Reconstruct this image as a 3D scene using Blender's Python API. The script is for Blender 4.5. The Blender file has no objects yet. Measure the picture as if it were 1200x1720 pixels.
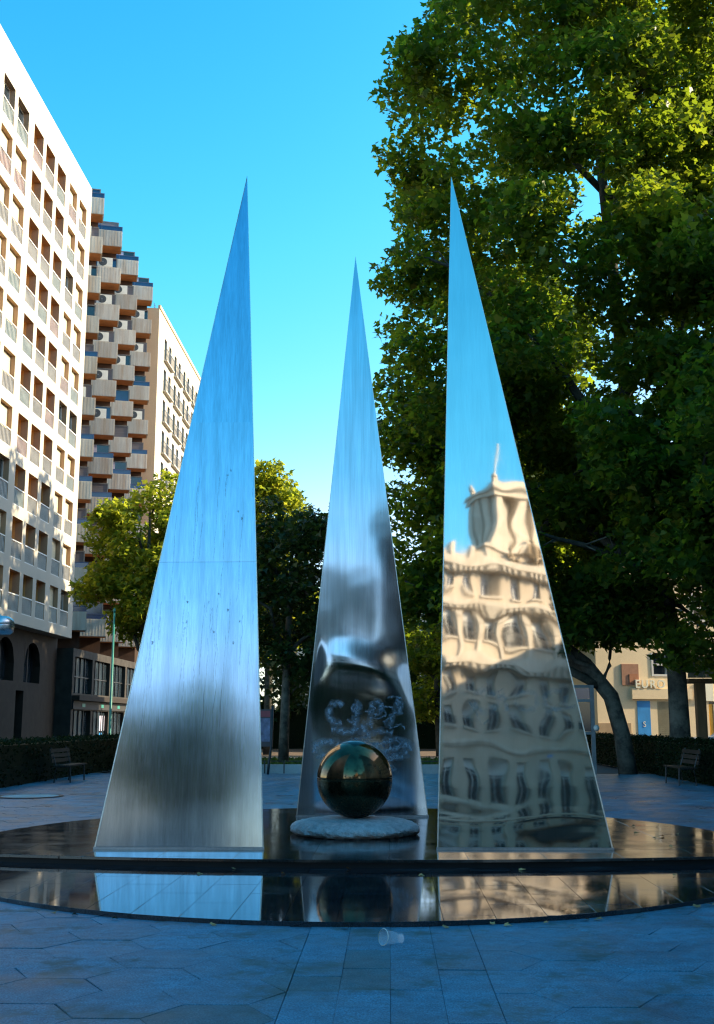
import bpy, math, random
import numpy as np
from mathutils import Vector, noise

random.seed(7)
rng = np.random.default_rng(7)
sc = bpy.context.scene
C = sc.collection
PI = math.pi
R = math.radians

# ------------------------------------------------------------------ camera, sky, sun, exposure
cd = bpy.data.cameras.new('camera'); cam = bpy.data.objects.new('camera', cd); C.objects.link(cam)
cam.location = (0, 0, 1.6); cam.rotation_euler = (R(90 + 10.525), 0, R(1.598))
cd.sensor_fit = 'VERTICAL'; cd.sensor_height = 24; cd.lens = 26.51
cd.clip_start = .05; cd.clip_end = 6000
sc.camera = cam
sc.render.resolution_x, sc.render.resolution_y = 714, 1024

SUN_EL, SUN_ROT = 25.0, 78.0            # degrees; rotation measured from +Y towards +X
w = bpy.data.worlds.new('World'); sc.world = w; w.use_nodes = True
nt = w.node_tree; bg = nt.nodes['Background']
sky = nt.nodes.new('ShaderNodeTexSky'); sky.sky_type = 'NISHITA'; sky.sun_disc = False
sky.sun_elevation = R(SUN_EL); sky.sun_rotation = R(SUN_ROT)
sky.air_density = 1.0; sky.dust_density = 1.0; sky.ozone_density = 2.5
# the picture's vivid film-like sky: red falls away overhead and returns towards the horizon, green and blue as computed
sep = nt.nodes.new('ShaderNodeSeparateColor'); cmb = nt.nodes.new('ShaderNodeCombineColor'); nt.links.new(sky.outputs[0], sep.inputs[0])
def wmath(op, a, b):
    k = nt.nodes.new('ShaderNodeMath'); k.operation = op
    for i_, q in enumerate((a, b)):
        if isinstance(q, (int, float)): k.inputs[i_].default_value = q
        else: nt.links.new(q, k.inputs[i_])
    return k.outputs[0]
red = sep.outputs[0]
nt.links.new(wmath('MINIMUM', red, wmath('MULTIPLY', wmath('POWER', red, 3.0), .20)), cmb.inputs[0])
grn = sep.outputs[1]; nt.links.new(wmath('MINIMUM', grn, wmath('MULTIPLY', wmath('POWER', grn, 1.35), .79)), cmb.inputs[1]); nt.links.new(sep.outputs[2], cmb.inputs[2])
nt.links.new(cmb.outputs[0], bg.inputs[0])
bg.inputs[1].default_value = .15

sl = bpy.data.lights.new('sun', 'SUN'); so = bpy.data.objects.new('sun', sl); C.objects.link(so)
sl.energy = 4.6; sl.angle = R(.5); sl.color = (1, .83, .57)
sd = Vector((math.sin(R(SUN_ROT)) * math.cos(R(SUN_EL)), math.cos(R(SUN_ROT)) * math.cos(R(SUN_EL)), math.sin(R(SUN_EL))))
so.rotation_euler = sd.to_track_quat('Z', 'Y').to_euler(); so.location = (60, 20, 60)

vs = sc.view_settings
vs.view_transform = 'Standard'; vs.look = 'None'; vs.gamma = 1; vs.use_curve_mapping = False
vs.exposure = 1.45
sc.render.engine = 'CYCLES'
sc.cycles.use_denoising = True; sc.cycles.filter_width = 1.25; sc.cycles.use_adaptive_sampling = False
sc.cycles.max_bounces = 8; sc.cycles.transparent_max_bounces = 8
sc.cycles.sample_clamp_indirect = 2.5; sc.cycles.caustics_reflective = False; sc.cycles.caustics_refractive = False

# ------------------------------------------------------------------ helpers
class MB:
    def __init__(s): s.v = []; s.f = []
    def add(s, vs_, fs):
        b = len(s.v); s.v.extend(tuple(p) for p in vs_); s.f.extend([tuple(i + b for i in f) for f in fs]); return s
    def quad(s, a, b, c, d): return s.add((a, b, c, d), [(0, 1, 2, 3)])
    def box(s, x0, x1, y0, y1, z0, z1):
        v = [(x, y, z) for x in (x0, x1) for y in (y0, y1) for z in (z0, z1)]
        return s.add(v, [(0, 1, 3, 2), (4, 6, 7, 5), (0, 4, 5, 1), (2, 3, 7, 6), (0, 2, 6, 4), (1, 5, 7, 3)])
    def prism(s, poly, z0, z1, inset=0, bevel=0):
        n = len(poly)
        if bevel:
            cx = sum(p[0] for p in poly) / n; cy = sum(p[1] for p in poly) / n
            ins = []
            for x, y in poly:
                d = math.hypot(x - cx, y - cy) or 1; k = max(0, 1 - bevel * 1.2 / d); ins.append((cx + (x - cx) * k, cy + (y - cy) * k))
            v = [(x, y, z0) for x, y in poly] + [(x, y, z1 - bevel) for x, y in poly] + [(x, y, z1) for x, y in ins]
            f = [tuple(range(2 * n, 3 * n))]
            for r in (0, 1):
                for i in range(n):
                    j = (i + 1) % n; f.append((r * n + i, r * n + j, (r + 1) * n + j, (r + 1) * n + i))
        else:
            v = [(x, y, z0) for x, y in poly] + [(x, y, z1) for x, y in poly]
            f = [tuple(range(n, 2 * n)), tuple(range(n - 1, -1, -1))]
            for i in range(n):
                j = (i + 1) % n; f.append((i, j, n + j, n + i))
        return s.add(v, f)
    def lathe(s, prof, n=24, c=(0, 0, 0), closed=True):
        v = []; f = []
        for r, z in prof:
            for i in range(n):
                a = 2 * PI * i / n; v.append((c[0] + r * math.cos(a), c[1] + r * math.sin(a), c[2] + z))
        for k in range(len(prof) - 1):
            for i in range(n):
                j = (i + 1) % n; f.append((k * n + i, k * n + j, (k + 1) * n + j, (k + 1) * n + i))
        if closed: f.append(tuple(range(n - 1, -1, -1))); f.append(tuple(range((len(prof) - 1) * n, len(prof) * n)))
        return s.add(v, f)
    def tube(s, pts, rad, n=8):
        pts = [Vector(p) for p in pts]; v = []; f = []
        for k, p in enumerate(pts):
            d = (pts[min(k + 1, len(pts) - 1)] - pts[max(k - 1, 0)]).normalized()
            a = d.cross(Vector((0, 0, 1)) if abs(d.z) < .95 else Vector((1, 0, 0))).normalized(); b = d.cross(a)
            r = rad[k] if isinstance(rad, (list, tuple)) else rad
            for i in range(n):
                t = 2 * PI * i / n; v.append(p + a * (r * math.cos(t)) + b * (r * math.sin(t)))
        for k in range(len(pts) - 1):
            for i in range(n):
                j = (i + 1) % n; f.append((k * n + i, k * n + j, (k + 1) * n + j, (k + 1) * n + i))
        f.append(tuple(range(n - 1, -1, -1))); f.append(tuple(range((len(pts) - 1) * n, len(pts) * n)))
        return s.add(v, f)
    def mesh(s, name, m, smooth=False):
        me = bpy.data.meshes.new(name); me.from_pydata(s.v, [], s.f)
        import bmesh
        bm = bmesh.new(); bm.from_mesh(me); bmesh.ops.recalc_face_normals(bm, faces=bm.faces); bm.to_mesh(me); bm.free()
        if m: me.materials.append(m)
        if smooth: me.polygons.foreach_set('use_smooth', [True] * len(me.polygons))
        return me
    def obj(s, name, m, parent=None, smooth=False): return link(name, s.mesh(name, m, smooth), parent)

def link(name, me, parent=None, loc=None, rotz=None):
    o = bpy.data.objects.new(name, me); C.objects.link(o)
    if parent: o.parent = parent
    if loc is not None: o.location = loc
    if rotz is not None: o.rotation_euler = (0, 0, rotz)
    return o
def tag(o, label=None, cat=None, group=None, kind=None):
    if label: o['label'] = label
    if cat: o['category'] = cat
    if group: o['group'] = group
    if kind: o['kind'] = kind
    return o
def thing(name, label, cat, loc=(0, 0, 0), rotz=0, group=None):
    return tag(link(name, None, None, loc, rotz), label, cat, group)
def children(o): return [c for c in o.children]
def dup(src, loc, rotz, label=None, group=None):
    r = src.copy(); C.objects.link(r); r.location = loc; r.rotation_euler = (0, 0, rotz)
    if label: r['label'] = label
    if group: r['group'] = group
    for ch in children(src):
        c = ch.copy(); C.objects.link(c); c.parent = r
        for g in children(ch):
            d = g.copy(); C.objects.link(d); d.parent = c
    return r

# ------------------------------------------------------------------ materials
def newmat(name):
    m = bpy.data.materials.new(name); m.use_nodes = True; n = m.node_tree; return m, n, n.nodes['Principled BSDF']
def N(n, t, **k):
    x = n.nodes.new(t)
    for a, b in k.items(): setattr(x, a, b)
    return x
def coords(n, scale=(1, 1, 1), space='Object'):
    mp = N(n, 'ShaderNodeMapping'); mp.inputs['Scale'].default_value = scale
    src = N(n, 'ShaderNodeNewGeometry').outputs['Position'] if space == 'World' else N(n, 'ShaderNodeTexCoord').outputs[space]
    n.links.new(src, mp.inputs[0]); return mp.outputs[0]
def tex(n, vec, scale, detail=4, rough=.55):
    t = N(n, 'ShaderNodeTexNoise'); t.inputs['Scale'].default_value = scale; t.inputs['Detail'].default_value = detail
    t.inputs['Roughness'].default_value = rough; n.links.new(vec, t.inputs['Vector']); return t.outputs[0]
def ramp(n, fac, stops):
    r = N(n, 'ShaderNodeValToRGB'); e = r.color_ramp.elements
    while len(e) < len(stops): e.new(.5)
    for el, (p, c) in zip(e, stops): el.position = p; el.color = (*c, 1) if len(c) == 3 else c
    n.links.new(fac, r.inputs[0]); return r.outputs[0]
def mixc(n, a, b, fac, mode='MIX'):
    m = N(n, 'ShaderNodeMix', data_type='RGBA', blend_type=mode)
    for s_, i in ((fac, 0), (a, 6), (b, 7)):
        if isinstance(s_, (int, float)): m.inputs[i].default_value = s_
        elif isinstance(s_, tuple): m.inputs[i].default_value = (*s_, 1)
        else: n.links.new(s_, m.inputs[i])
    return m.outputs[2]
def mrange(n, fac, a, b, c=0., d=1.):
    m = N(n, 'ShaderNodeMapRange'); n.links.new(fac, m.inputs[0])
    for i, x in zip((1, 2, 3, 4), (c, d, a, b)): m.inputs[i].default_value = x
    return m.outputs[0]
def bump(n, p, h, strength, dist=.01):
    b = N(n, 'ShaderNodeBump'); b.inputs['Strength'].default_value = strength; b.inputs['Distance'].default_value = dist
    n.links.new(h, b.inputs['Height']); n.links.new(b.outputs[0], p.inputs['Normal']); return b
def stone(name, col, var=.25, scale=3., rough=.8, metal=0., bmp=.15, fine=60., rnd=0., space='World', spec=.5, stretch=(1, 1, 1), dirt=None, dirt_amt=.5):
    m, n, p = newmat(name); v = coords(n, stretch, space)
    lo = tuple(c * (1 - var) for c in col); hi = tuple(min(1, c * (1 + var)) for c in col)
    c = ramp(n, tex(n, v, scale), [(.3, lo), (.7, hi)])
    f = tex(n, v, fine, 2); c = mixc(n, c, ramp(n, f, [(.3, (.7, .7, .7)), (.7, (1.15, 1.15, 1.15))]), .6, 'MULTIPLY')
    if dirt: c = mixc(n, c, dirt, ramp(n, tex(n, v, scale * .6, 6, .7), [(.44, (0, 0, 0)), (.64, (dirt_amt,) * 3)]))
    if rnd:
        oi = N(n, 'ShaderNodeObjectInfo'); c = mixc(n, c, ramp(n, oi.outputs['Random'], [(0, (1 - rnd,) * 3), (1, (1 + rnd,) * 3)]), 1., 'MULTIPLY')
    n.links.new(c, p.inputs['Base Color']); p.inputs['Roughness'].default_value = rough; p.inputs['Metallic'].default_value = metal
    p.inputs['Specular IOR Level'].default_value = spec
    if bmp: bump(n, p, f, bmp)
    return m

M = {}
M['white_wall'] = stone('white_wall', (.46, .42, .345), .04, .4, .85, bmp=.05)
M['reveal'] = stone('reveal', (.42, .26, .15), .1, 1, .85)  # orange-brown shade of the window jambs put into the colour
M['loggia'] = stone('loggia', (.68, .40, .14), .2, 1, .8)
M['blind'] = stone('blind', (.56, .50, .34), .08, .8, .7, rnd=.12, stretch=(1, 1, 30))
M['white_paint'] = stone('white_paint', (.6, .58, .53), .05, 2, .5)
M['glass'] = stone('glass', (.02, .03, .04), .3, 1, .06, spec=.9, bmp=0)
M['blue_glass'] = stone('blue_glass', (.015, .04, .13), .3, 1, .1, spec=.9, bmp=0)
M['grey_shutter'] = stone('grey_shutter', (.16, .15, .17), .15, 1, .6, rnd=.2, stretch=(1, 1, 20))
M['concrete'] = stone('concrete', (.62, .575, .49), .12, 1.2, .9, dirt=(.42, .25, .12), dirt_amt=.5, stretch=(2.6, 2.6, .3), rnd=.14, bmp=.3)
M['soffit'] = stone('soffit', (.55, .22, .07), .15, 2, .9)
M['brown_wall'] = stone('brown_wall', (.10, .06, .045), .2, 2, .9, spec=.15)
M['tan_wall'] = stone('tan_wall', (.72, .50, .29), .07, .3, .9, bmp=.05)  # warm tone of the shaded end wall put into the colour
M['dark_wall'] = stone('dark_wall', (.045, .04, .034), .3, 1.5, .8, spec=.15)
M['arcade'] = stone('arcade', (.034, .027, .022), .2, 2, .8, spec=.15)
M['iron'] = stone('iron', (.02, .022, .025), .2, 5, .5)
M['rail_grey'] = stone('rail_grey', (.16, .17, .18), .2, 5, .5)
M['panel_teal'] = stone('panel_teal', (.09, .125, .12), .3, 2, .5)
M['panel_red'] = stone('panel_red', (.17, .09, .07), .3, 2, .5)
M['panel_grey'] = stone('panel_grey', (.12, .11, .095), .3, 2, .5)
M['ac_white'] = stone('ac_white', (.86, .82, .70), .06, 3, .5)
M['ac_dark'] = stone('ac_dark', (.04, .045, .045), .2, 5, .5)
M['tower_stone'] = stone('tower_stone', (.50, .41, .31), .1, .6, .85, dirt=(.36, .27, .17), dirt_amt=.35)
M['tower_trim'] = stone('tower_trim', (.56, .48, .38), .1, 1, .85, dirt=(.3, .22, .14), dirt_amt=.4)
M['sculpture'] = stone('sculpture', (.26, .18, .10), .3, 2, .8)
M['bark'] = stone('bark', (.05, .05, .042), .45, 3.5, .9, bmp=.4, fine=12, dirt=(.13, .125, .10), dirt_amt=.8, spec=.15)
M['dark_bark'] = stone('dark_bark', (.07, .055, .04), .3, 4, .9, bmp=.4, fine=12, spec=.15)
M['bench_wood'] = stone('bench_wood', (.03, .022, .017), .3, 2, .5, stretch=(8, 1, 8), spec=.15)
M['bench_iron'] = M['iron']
M['lamp_metal'] = stone('lamp_metal', (.55, .57, .6), .08, 3, .25, metal=.9)
M['green_metal'] = stone('green_metal', (.02, .20, .16), .2, 4, .5)
M['cream_shop'] = stone('cream_shop', (.80, .62, .38), .07, .6, .85, bmp=.05)
M['cream_dado'] = stone('cream_dado', (.40, .27, .15), .12, 2, .85)
M['brick_wall'] = stone('brick_wall', (.36, .18, .11), .15, 3, .9)
M['rust_wall'] = stone('rust_wall', (.38, .15, .07), .12, 2, .85)
M['poster_blue'] = stone('poster_blue', (.02, .26, .62), .25, .9, .4)
M['poster_white'] = stone('poster_white', (.5, .48, .62), .05, 2, .6)
M['shutter_metal'] = stone('shutter_metal', (.42, .38, .26), .1, 3, .45, metal=.3)
M['letter'] = stone('letter', (.86, .80, .62), .03, 3, .4)
M['yellow'] = stone('yellow', (.62, .34, .03), .1, 2, .5)
M['canopy'] = stone('canopy', (.22, .16, .10), .25, 2, .8, stretch=(6, 1, 1))
M['post_wood'] = stone('post_wood', (.17, .10, .045), .2, 2, .7, stretch=(6, 6, 1))
M['car_paint'] = stone('car_paint', (.62, .64, .68), .03, 2, .2, bmp=0)
M['rubber'] = stone('rubber', (.015, .015, .015), .2, 4, .8)
M['kerb'] = stone('kerb', (.42, .44, .44), .15, 2, .85, dirt=(.2, .2, .18))
M['soil'] = stone('soil', (.10, .065, .04), .4, 1.5, .95, bmp=.6, fine=20)
M['path_sand'] = stone('path_sand', (.36, .24, .15), .2, 1, .95)
M['asphalt'] = stone('asphalt', (.05, .05, .052), .25, .8, .9, bmp=.3)
M['apartment'] = stone('apartment', (.52, .45, .36), .1, .4, .85)
M['roof_grey'] = stone('roof_grey', (.2, .19, .18), .2, 1, .9)
M['mortar'] = stone('mortar', (.035, .038, .045), .4, 6, .95, bmp=.4)
M['dry_leaf'] = stone('dry_leaf', (.30, .19, .07), .4, 30, .8, rnd=.4)
M['sign_dark'] = stone('sign_dark', (.05, .035, .04), .3, 2, .4)
M['sign_face'] = stone('sign_face', (.13, .14, .22), .5, 7, .3)
M['sign_head'] = stone('sign_head', (.25, .04, .05), .2, 3, .4)

def granite_paving(name, col, rnd, island=False, rough=.5):
    m, n, p = newmat(name); v = coords(n, (1, 1, 1), 'World')
    big = tex(n, v, 1.1, 6, .68); mid = tex(n, v, 7., 5, .7)
    c = ramp(n, big, [(.3, tuple(x * .62 for x in col)), (.7, tuple(x * 1.32 for x in col))])
    c = mixc(n, c, ramp(n, mid, [(.3, (.70, .70, .72)), (.7, (1.25, 1.25, 1.25))]), 1., 'MULTIPLY')
    sp = tex(n, v, 75, 4, .85)
    c = mixc(n, c, ramp(n, sp, [(.34, (.25, .26, .3)), (.5, (1, 1, 1)), (.66, (2.0, 1.85, 1.75))]), .85, 'MULTIPLY')
    st = ramp(n, tex(n, v, 1.7, 6, .75), [(.52, (0, 0, 0)), (.64, (.85, .85, .85))])
    c = mixc(n, c, (col[0] * .5, col[1] * .42, col[2] * .28), st)
    if island:
        g = N(n, 'ShaderNodeNewGeometry'); r = g.outputs['Random Per Island']
    else:
        r = N(n, 'ShaderNodeObjectInfo').outputs['Random']
    c = mixc(n, c, ramp(n, r, [(0, (1 - rnd,) * 3), (1, (1 + rnd,) * 3)]), 1., 'MULTIPLY')
    n.links.new(c, p.inputs['Base Color'])
    p.inputs['Specular IOR Level'].default_value = .5 if island else .22
    n.links.new(mrange(n, big, rough - .14, rough + .2, .3, .7), p.inputs['Roughness'])
    bump(n, p, sp, .6, .005)
    return m
M['paving'] = granite_paving('paving', (.045, .160, .235), .11)
M['paving_far'] = granite_paving('paving_far', (.052, .168, .245), .11, True, .36)
M['paving_damp'] = granite_paving('paving_damp', (.040, .120, .155), .10)

def polished(name, col, rough, bstr):
    m, n, p = newmat(name); v = coords(n, (1, 1, 1), 'World')
    t = tex(n, v, 2.2, 5, .6); f = tex(n, v, 55, 3, .7)
    c = ramp(n, f, [(.35, tuple(x * .5 for x in col)), (.7, tuple(x * 1.9 for x in col))])
    c = mixc(n, c, (.07, .075, .08), ramp(n, tex(n, v, 1.1, 7, .75), [(.52, (0, 0, 0)), (.7, (.6, .6, .6))]))
    n.links.new(c, p.inputs['Base Color']); n.links.new(mrange(n, t, rough * .5, rough * 1.7, .3, .7), p.inputs['Roughness'])
    p.inputs['Specular IOR Level'].default_value = .62
    bump(n, p, t, bstr, .006)
    return m
M['granite_wet'] = polished('granite_wet', (.012, .014, .018), .05, .02)
M['granite_top'] = polished('granite_top', (.014, .015, .016), .10, .06)
M['granite_side'] = stone('granite_side', (.008, .008, .009), .3, 3, .6, bmp=.1, spec=.2)

def steel(name, col, rough, streak, dirt_lo, aniso):
    """brushed stainless sheet: object space z runs up the panel, x across it"""
    m, n, p = newmat(name)
    br = tex(n, coords(n, (70, 70, .7)), 1., 5, .65)          # fine brush lines
    wide = tex(n, coords(n, (9, 9, .35)), 1., 4, .6)          # run-off streaks
    cloud = tex(n, coords(n, (1.1, 1.1, .6)), 1., 4, .6)
    c = mixc(n, tuple(x * dirt_lo for x in col), col, ramp(n, wide, [(.28, (0, 0, 0)), (.62, (1, 1, 1))]))
    c = mixc(n, c, ramp(n, br, [(.3, (1 - streak,) * 3), (.7, (1 + streak * .4,) * 3)]), 1., 'MULTIPLY')
    n.links.new(c, p.inputs['Base Color']); p.inputs['Metallic'].default_value = 1
    a = N(n, 'ShaderNodeMath', operation='MULTIPLY_ADD'); n.links.new(cloud, a.inputs[0]); a.inputs[1].default_value = rough * 1.1; a.inputs[2].default_value = rough * .45
    b = N(n, 'ShaderNodeMath', operation='MULTIPLY_ADD'); n.links.new(br, b.inputs[0]); b.inputs[1].default_value = rough * .6; n.links.new(a.outputs[0], b.inputs[2])
    n.links.new(b.outputs[0], p.inputs['Roughness'])
    if aniso:
        tg = N(n, 'ShaderNodeTangent', direction_type='RADIAL', axis='Z'); n.links.new(tg.outputs[0], p.inputs['Tangent'])
        p.inputs['Anisotropic'].default_value = aniso
    if streak > .05: bump(n, p, br, streak * .10, .002)
    return m
M['steel_brushed'] = steel('steel_brushed', (.48, .62, .79), .085, .16, .72, .25)
M['steel_satin'] = steel('steel_satin', (.54, .63, .73), .055, .12, .72, .15)
M['steel_mirror'] = steel('steel_mirror', (.80, .79, .77), .022, .035, .9, 0)
M['steel_edge'] = stone('steel_edge', (.75, .72, .68), .1, 4, .3, metal=1.)
M['steel_back'] = stone('steel_back', (.4, .42, .45), .15, 2, .35, metal=1.)

def bronze(name, lo, hi, rough):
    m, n, p = newmat(name); v = coords(n)
    t = tex(n, v, 3.2, 7, .7); f = tex(n, v, 16, 6, .75)
    c = mixc(n, ramp(n, t, [(.35, lo), (.65, hi)]), (.012, .018, .014), ramp(n, f, [(.54, (0, 0, 0)), (.66, (.9, .9, .9))]))
    n.links.new(c, p.inputs['Base Color']); p.inputs['Metallic'].default_value = .9
    n.links.new(mrange(n, f, rough * .6, rough * 2.2, .4, .7), p.inputs['Roughness']); bump(n, p, f, .05, .004)
    return m
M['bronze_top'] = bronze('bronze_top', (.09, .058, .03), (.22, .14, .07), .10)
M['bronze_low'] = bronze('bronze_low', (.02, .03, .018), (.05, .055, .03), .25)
M['rough_stone'] = stone('rough_stone', (.60, .56, .56), .12, 16, .95, bmp=1., fine=70, dirt=(.16, .15, .15), dirt_amt=.4)

def leafmat(name, stops, trans, tcol, spec=.25):
    m, n, p = newmat(name); g = N(n, 'ShaderNodeNewGeometry')
    c = ramp(n, g.outputs['Random Per Island'], stops)
    n.links.new(c, p.inputs['Base Color']); p.inputs['Roughness'].default_value = .45; p.inputs['Specular IOR Level'].default_value = spec
    tr = N(n, 'ShaderNodeBsdfTranslucent'); n.links.new(mixc(n, c, tcol, .55), tr.inputs[0])
    mx = N(n, 'ShaderNodeMixShader'); mx.inputs[0].default_value = trans
    n.links.new(p.outputs[0], mx.inputs[1]); n.links.new(tr.outputs[0], mx.inputs[2])
    n.links.new(mx.outputs[0], n.nodes['Material Output'].inputs[0]); return m
ST = [(0, (.010, .034, .010)), (.45, (.026, .068, .013)), (.8, (.06, .105, .017)), (.955, (.13, .14, .02)), (1, (.26, .17, .03))]
M['leaf'] = leafmat('leaf', ST, .52, (.46, .60, .02))
M['leaf_sunlit'] = leafmat('leaf_sunlit', [(0, (.06, .12, .012)), (.6, (.12, .17, .018)), (.93, (.22, .22, .03)), (1, (.38, .27, .04))], .55, (.62, .68, .04))  # yellow of sunlit leaves put into the colour
M['leaf_shaded'] = leafmat('leaf_shaded', [(0, (.010, .026, .008)), (.6, (.02, .045, .012)), (1, (.04, .06, .012))], .25, (.12, .2, .02))  # leaf copy with the darkness of shaded crowns put into its colour
M['hedge_leaf'] = leafmat('hedge_leaf', [(0, (.003, .008, .003)), (.7, (.006, .014, .005)), (1, (.015, .026, .008))], .15, (.05, .1, .02), .06)
M['grass'] = leafmat('grass', [(0, (.02, .05, .01)), (1, (.05, .10, .02))], .3, (.1, .2, .02))

# ------------------------------------------------------------------ ground, paving
link('ground', None)
bpy.data.objects.remove(bpy.data.objects['ground'])
g = MB().quad((-2500, -2500, -.06), (2500, -2500, -.06), (2500, 2500, -.06), (-2500, 2500, -.06)).obj('ground', M['asphalt']); tag(g, kind='structure')
PX0, PX1, PY0, PY1 = -10.4, 8.6, -70, 36.9
pav = MB().quad((PX0, PY0, -.022), (PX1, PY0, -.022), (PX1, PY1, -.022), (PX0, PY1, -.022)).obj('pavement', M['mortar']); tag(pav, kind='structure')

DC, DA, DB = (-.4, 14.92), 5.0, 5.5                               # the granite disc
def in_disc(x, y, k=1.0): return ((x - DC[0]) / (DA * k)) ** 2 + ((y - DC[1]) / (DB * k)) ** 2 < 1
S = .372                                                           # side of the six-sided slabs
def hexagon(cx, cy, s): return [(cx + s * math.cos(R(60 * i)), cy + s * math.sin(R(60 * i))) for i in range(6)]
def clip(poly, a, b, c):                                           # keep a*x+b*y<=c
    out = []
    for i in range(len(poly)):
        p, q = poly[i], poly[(i + 1) % len(poly)]
        dp, dq = a * p[0] + b * p[1] - c, a * q[0] + b * q[1] - c
        if dp <= 0: out.append(p)
        if dp * dq < 0: t = dp / (dp - dq); out.append((p[0] + (q[0] - p[0]) * t, p[1] + (q[1] - p[1]) * t))
    return out
def area(p): return abs(sum(p[i][0] * p[(i + 1) % len(p)][1] - p[(i + 1) % len(p)][0] * p[i][1] for i in range(len(p)))) / 2
BAND = .626
near, far = [], []
col = int((PX0 - 2) / (1.5 * S))
for i in range(col, int((PX1 + 2) / (1.5 * S)) + 1):
    for j in range(-12, 72):
        cx = i * 1.5 * S + .11; cy = (j + .5 * (i % 2)) * math.sqrt(3) * S + 4.0
        if cx < PX0 + .4 or cx > PX1 - .4 or cy > PY1 - .3 or in_disc(cx, cy, .93): continue
        h = [(x + random.gauss(0, .004), y + random.gauss(0, .004)) for x, y in hexagon(cx, cy, S - .002)]
        pieces = [h]
        if abs(cx) < BAND + S and cy < 12:
            pieces = [clip(h, 1, 0, -BAND - .003), clip(h, -1, 0, -BAND - .003)]
        for p in pieces:
            if len(p) < 3 or area(p) < .01: continue
            d = cy; vis = cy > 6.0 and abs(cx + .028 * cy) < .33 * cy + .6
            (near if vis and cy < 14 else far).append((p, cx, cy))
near.sort(key=lambda q: q[2])
band = []
for k in range(4):
    y = 3.2 + random.random() * .4
    while y < 9.9:
        L = random.choice((.42, .55, .62, .8, 1.0)); x0 = -BAND + k * BAND / 2
        band.append(([(x0 + .0006, y), (x0 + BAND / 2 - .0006, y + random.gauss(0, .003)), (x0 + BAND / 2 - .0006, y + L - .002), (x0 + .0006, y + L - .002)], x0 + BAND / 4, y + L / 2)); y += L
damp = [(-.13, 8.22), (-.5, 7.6), (-.1, 7.7), (-1.15, 6.75), (-1.5, 6.6), (-.55, 7.2)]
parts = [q for q in band if q[2] > 6] + near
parts = sorted(parts, key=lambda q: q[2])
far += parts[292:] + [q for q in band if q[2] <= 6]
for p, cx, cy in parts[:292]:
    z = random.uniform(-.003, .003)
    mb = MB(); mb.prism([(x - cx, y - cy) for x, y in p], -.03, 0, bevel=.003)
    isd = any(math.hypot(cx - a, cy - b) < .24 for a, b in damp)
    o = mb.obj('paving_slab', M['paving_damp' if isd else 'paving'], pav); o.location = (cx, cy, z)
    o.rotation_euler = (random.uniform(-.003, .003), random.uniform(-.003, .003), 0)
mb = MB()
for p, cx, cy in far:
    z = random.uniform(-.003, .003); mb.prism(p, -.025, z, bevel=.006)
o = mb.obj('paving_slabs', M['paving_far'], pav); tag(o, kind='stuff')
mb = MB()
for yy in range(-70, -6, 2):
    for xx in range(-10, 8, 2): mb.prism([(xx + .01, yy + .01), (xx + 1.99, yy + .01), (xx + 1.99, yy + 1.99), (xx + .01, yy + 1.99)], -.02, random.uniform(-.003, .003), bevel=.006)
tag(mb.obj('paving_slabs', M['paving_far'], pav), kind='stuff')

# ------------------------------------------------------------------ granite disc, two levels
ell = [(DC[0] + DA * math.cos(2 * PI * i / 144), DC[1] + DB * math.sin(2 * PI * i / 144)) for i in range(144)]
def clip_convex(poly, cl):
    n = len(cl)
    for i in range(n):
        (x0, y0), (x1, y1) = cl[i], cl[(i + 1) % n]
        a, b = (y1 - y0), -(x1 - x0); poly = clip(poly, a, b, a * x0 + b * y0)
        if len(poly) < 3: return []
    return poly
RC, RR = (-.4, 12.78 + 19.0), 19.0                                 # the step's faint outward curve
arc = []
for i in range(61):
    t = R(-106 + 32 * i / 60); arc.append((RC[0] + RR * math.cos(t), RC[1] + RR * math.sin(t)))
arc_clip = arc + [(6, 26), (-7, 26)]
disc = thing('granite_platform', 'round polished black granite platform with one low step, carrying the steel pyramids', 'platform', (DC[0], DC[1], 0))
LZ, UZ = .04, .128
def slab_set(cw, cl, z0, z1, m, boundary, ymax, ymin=-9, jit=.0006):
    out = 0
    for i in range(-14, 15):
        off = (i % 2) * cl * .5
        for j in range(-1, 16):
            x0 = i * cw; y0 = 9.2 + j * cl + off
            if y0 > ymax: continue
            p = clip_convex([(x0 + .0015, y0 + .0015), (x0 + cw - .0015, y0 + .0015), (x0 + cw - .0015, y0 + cl - .0015), (x0 + .0015, y0 + cl - .0015)], boundary)
            if ymax < 20: p = clip(p, 0, 1, 13.6) if p else p
            if len(p) < 3 or area(p) < .004: continue
            cx = sum(q[0] for q in p) / len(p); cy = sum(q[1] for q in p) / len(p)
            mb = MB().prism([(x - cx, y - cy) for x, y in p], z0, z1, bevel=.002)
            o = mb.obj('granite_slab', m, disc); o.location = (cx - DC[0], cy - DC[1], random.uniform(-.001, .0005))
            o.rotation_euler = (random.uniform(-jit, jit), random.uniform(-jit, jit), 0)
slab_set(.43, 1.15, -.04, LZ, M['granite_wet'], ell, 13.4)
up = clip_convex(ell, arc_clip)
slab_set(.86, .86, UZ - .03, UZ, M['granite_top'], clip_convex(ell, arc_clip), 25)
base = [((x - DC[0]) * .995 , (y - DC[1]) * .995 + .02) for x, y in up]
MB().prism(base, -.04, UZ - .031).obj('step_riser', M['granite_side'], disc)
MB().prism([((x - DC[0]) * 1.004, (y - DC[1]) * 1.004) for x, y in ell], -.04, -.006).obj('bedding', M['mortar'], disc)

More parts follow.
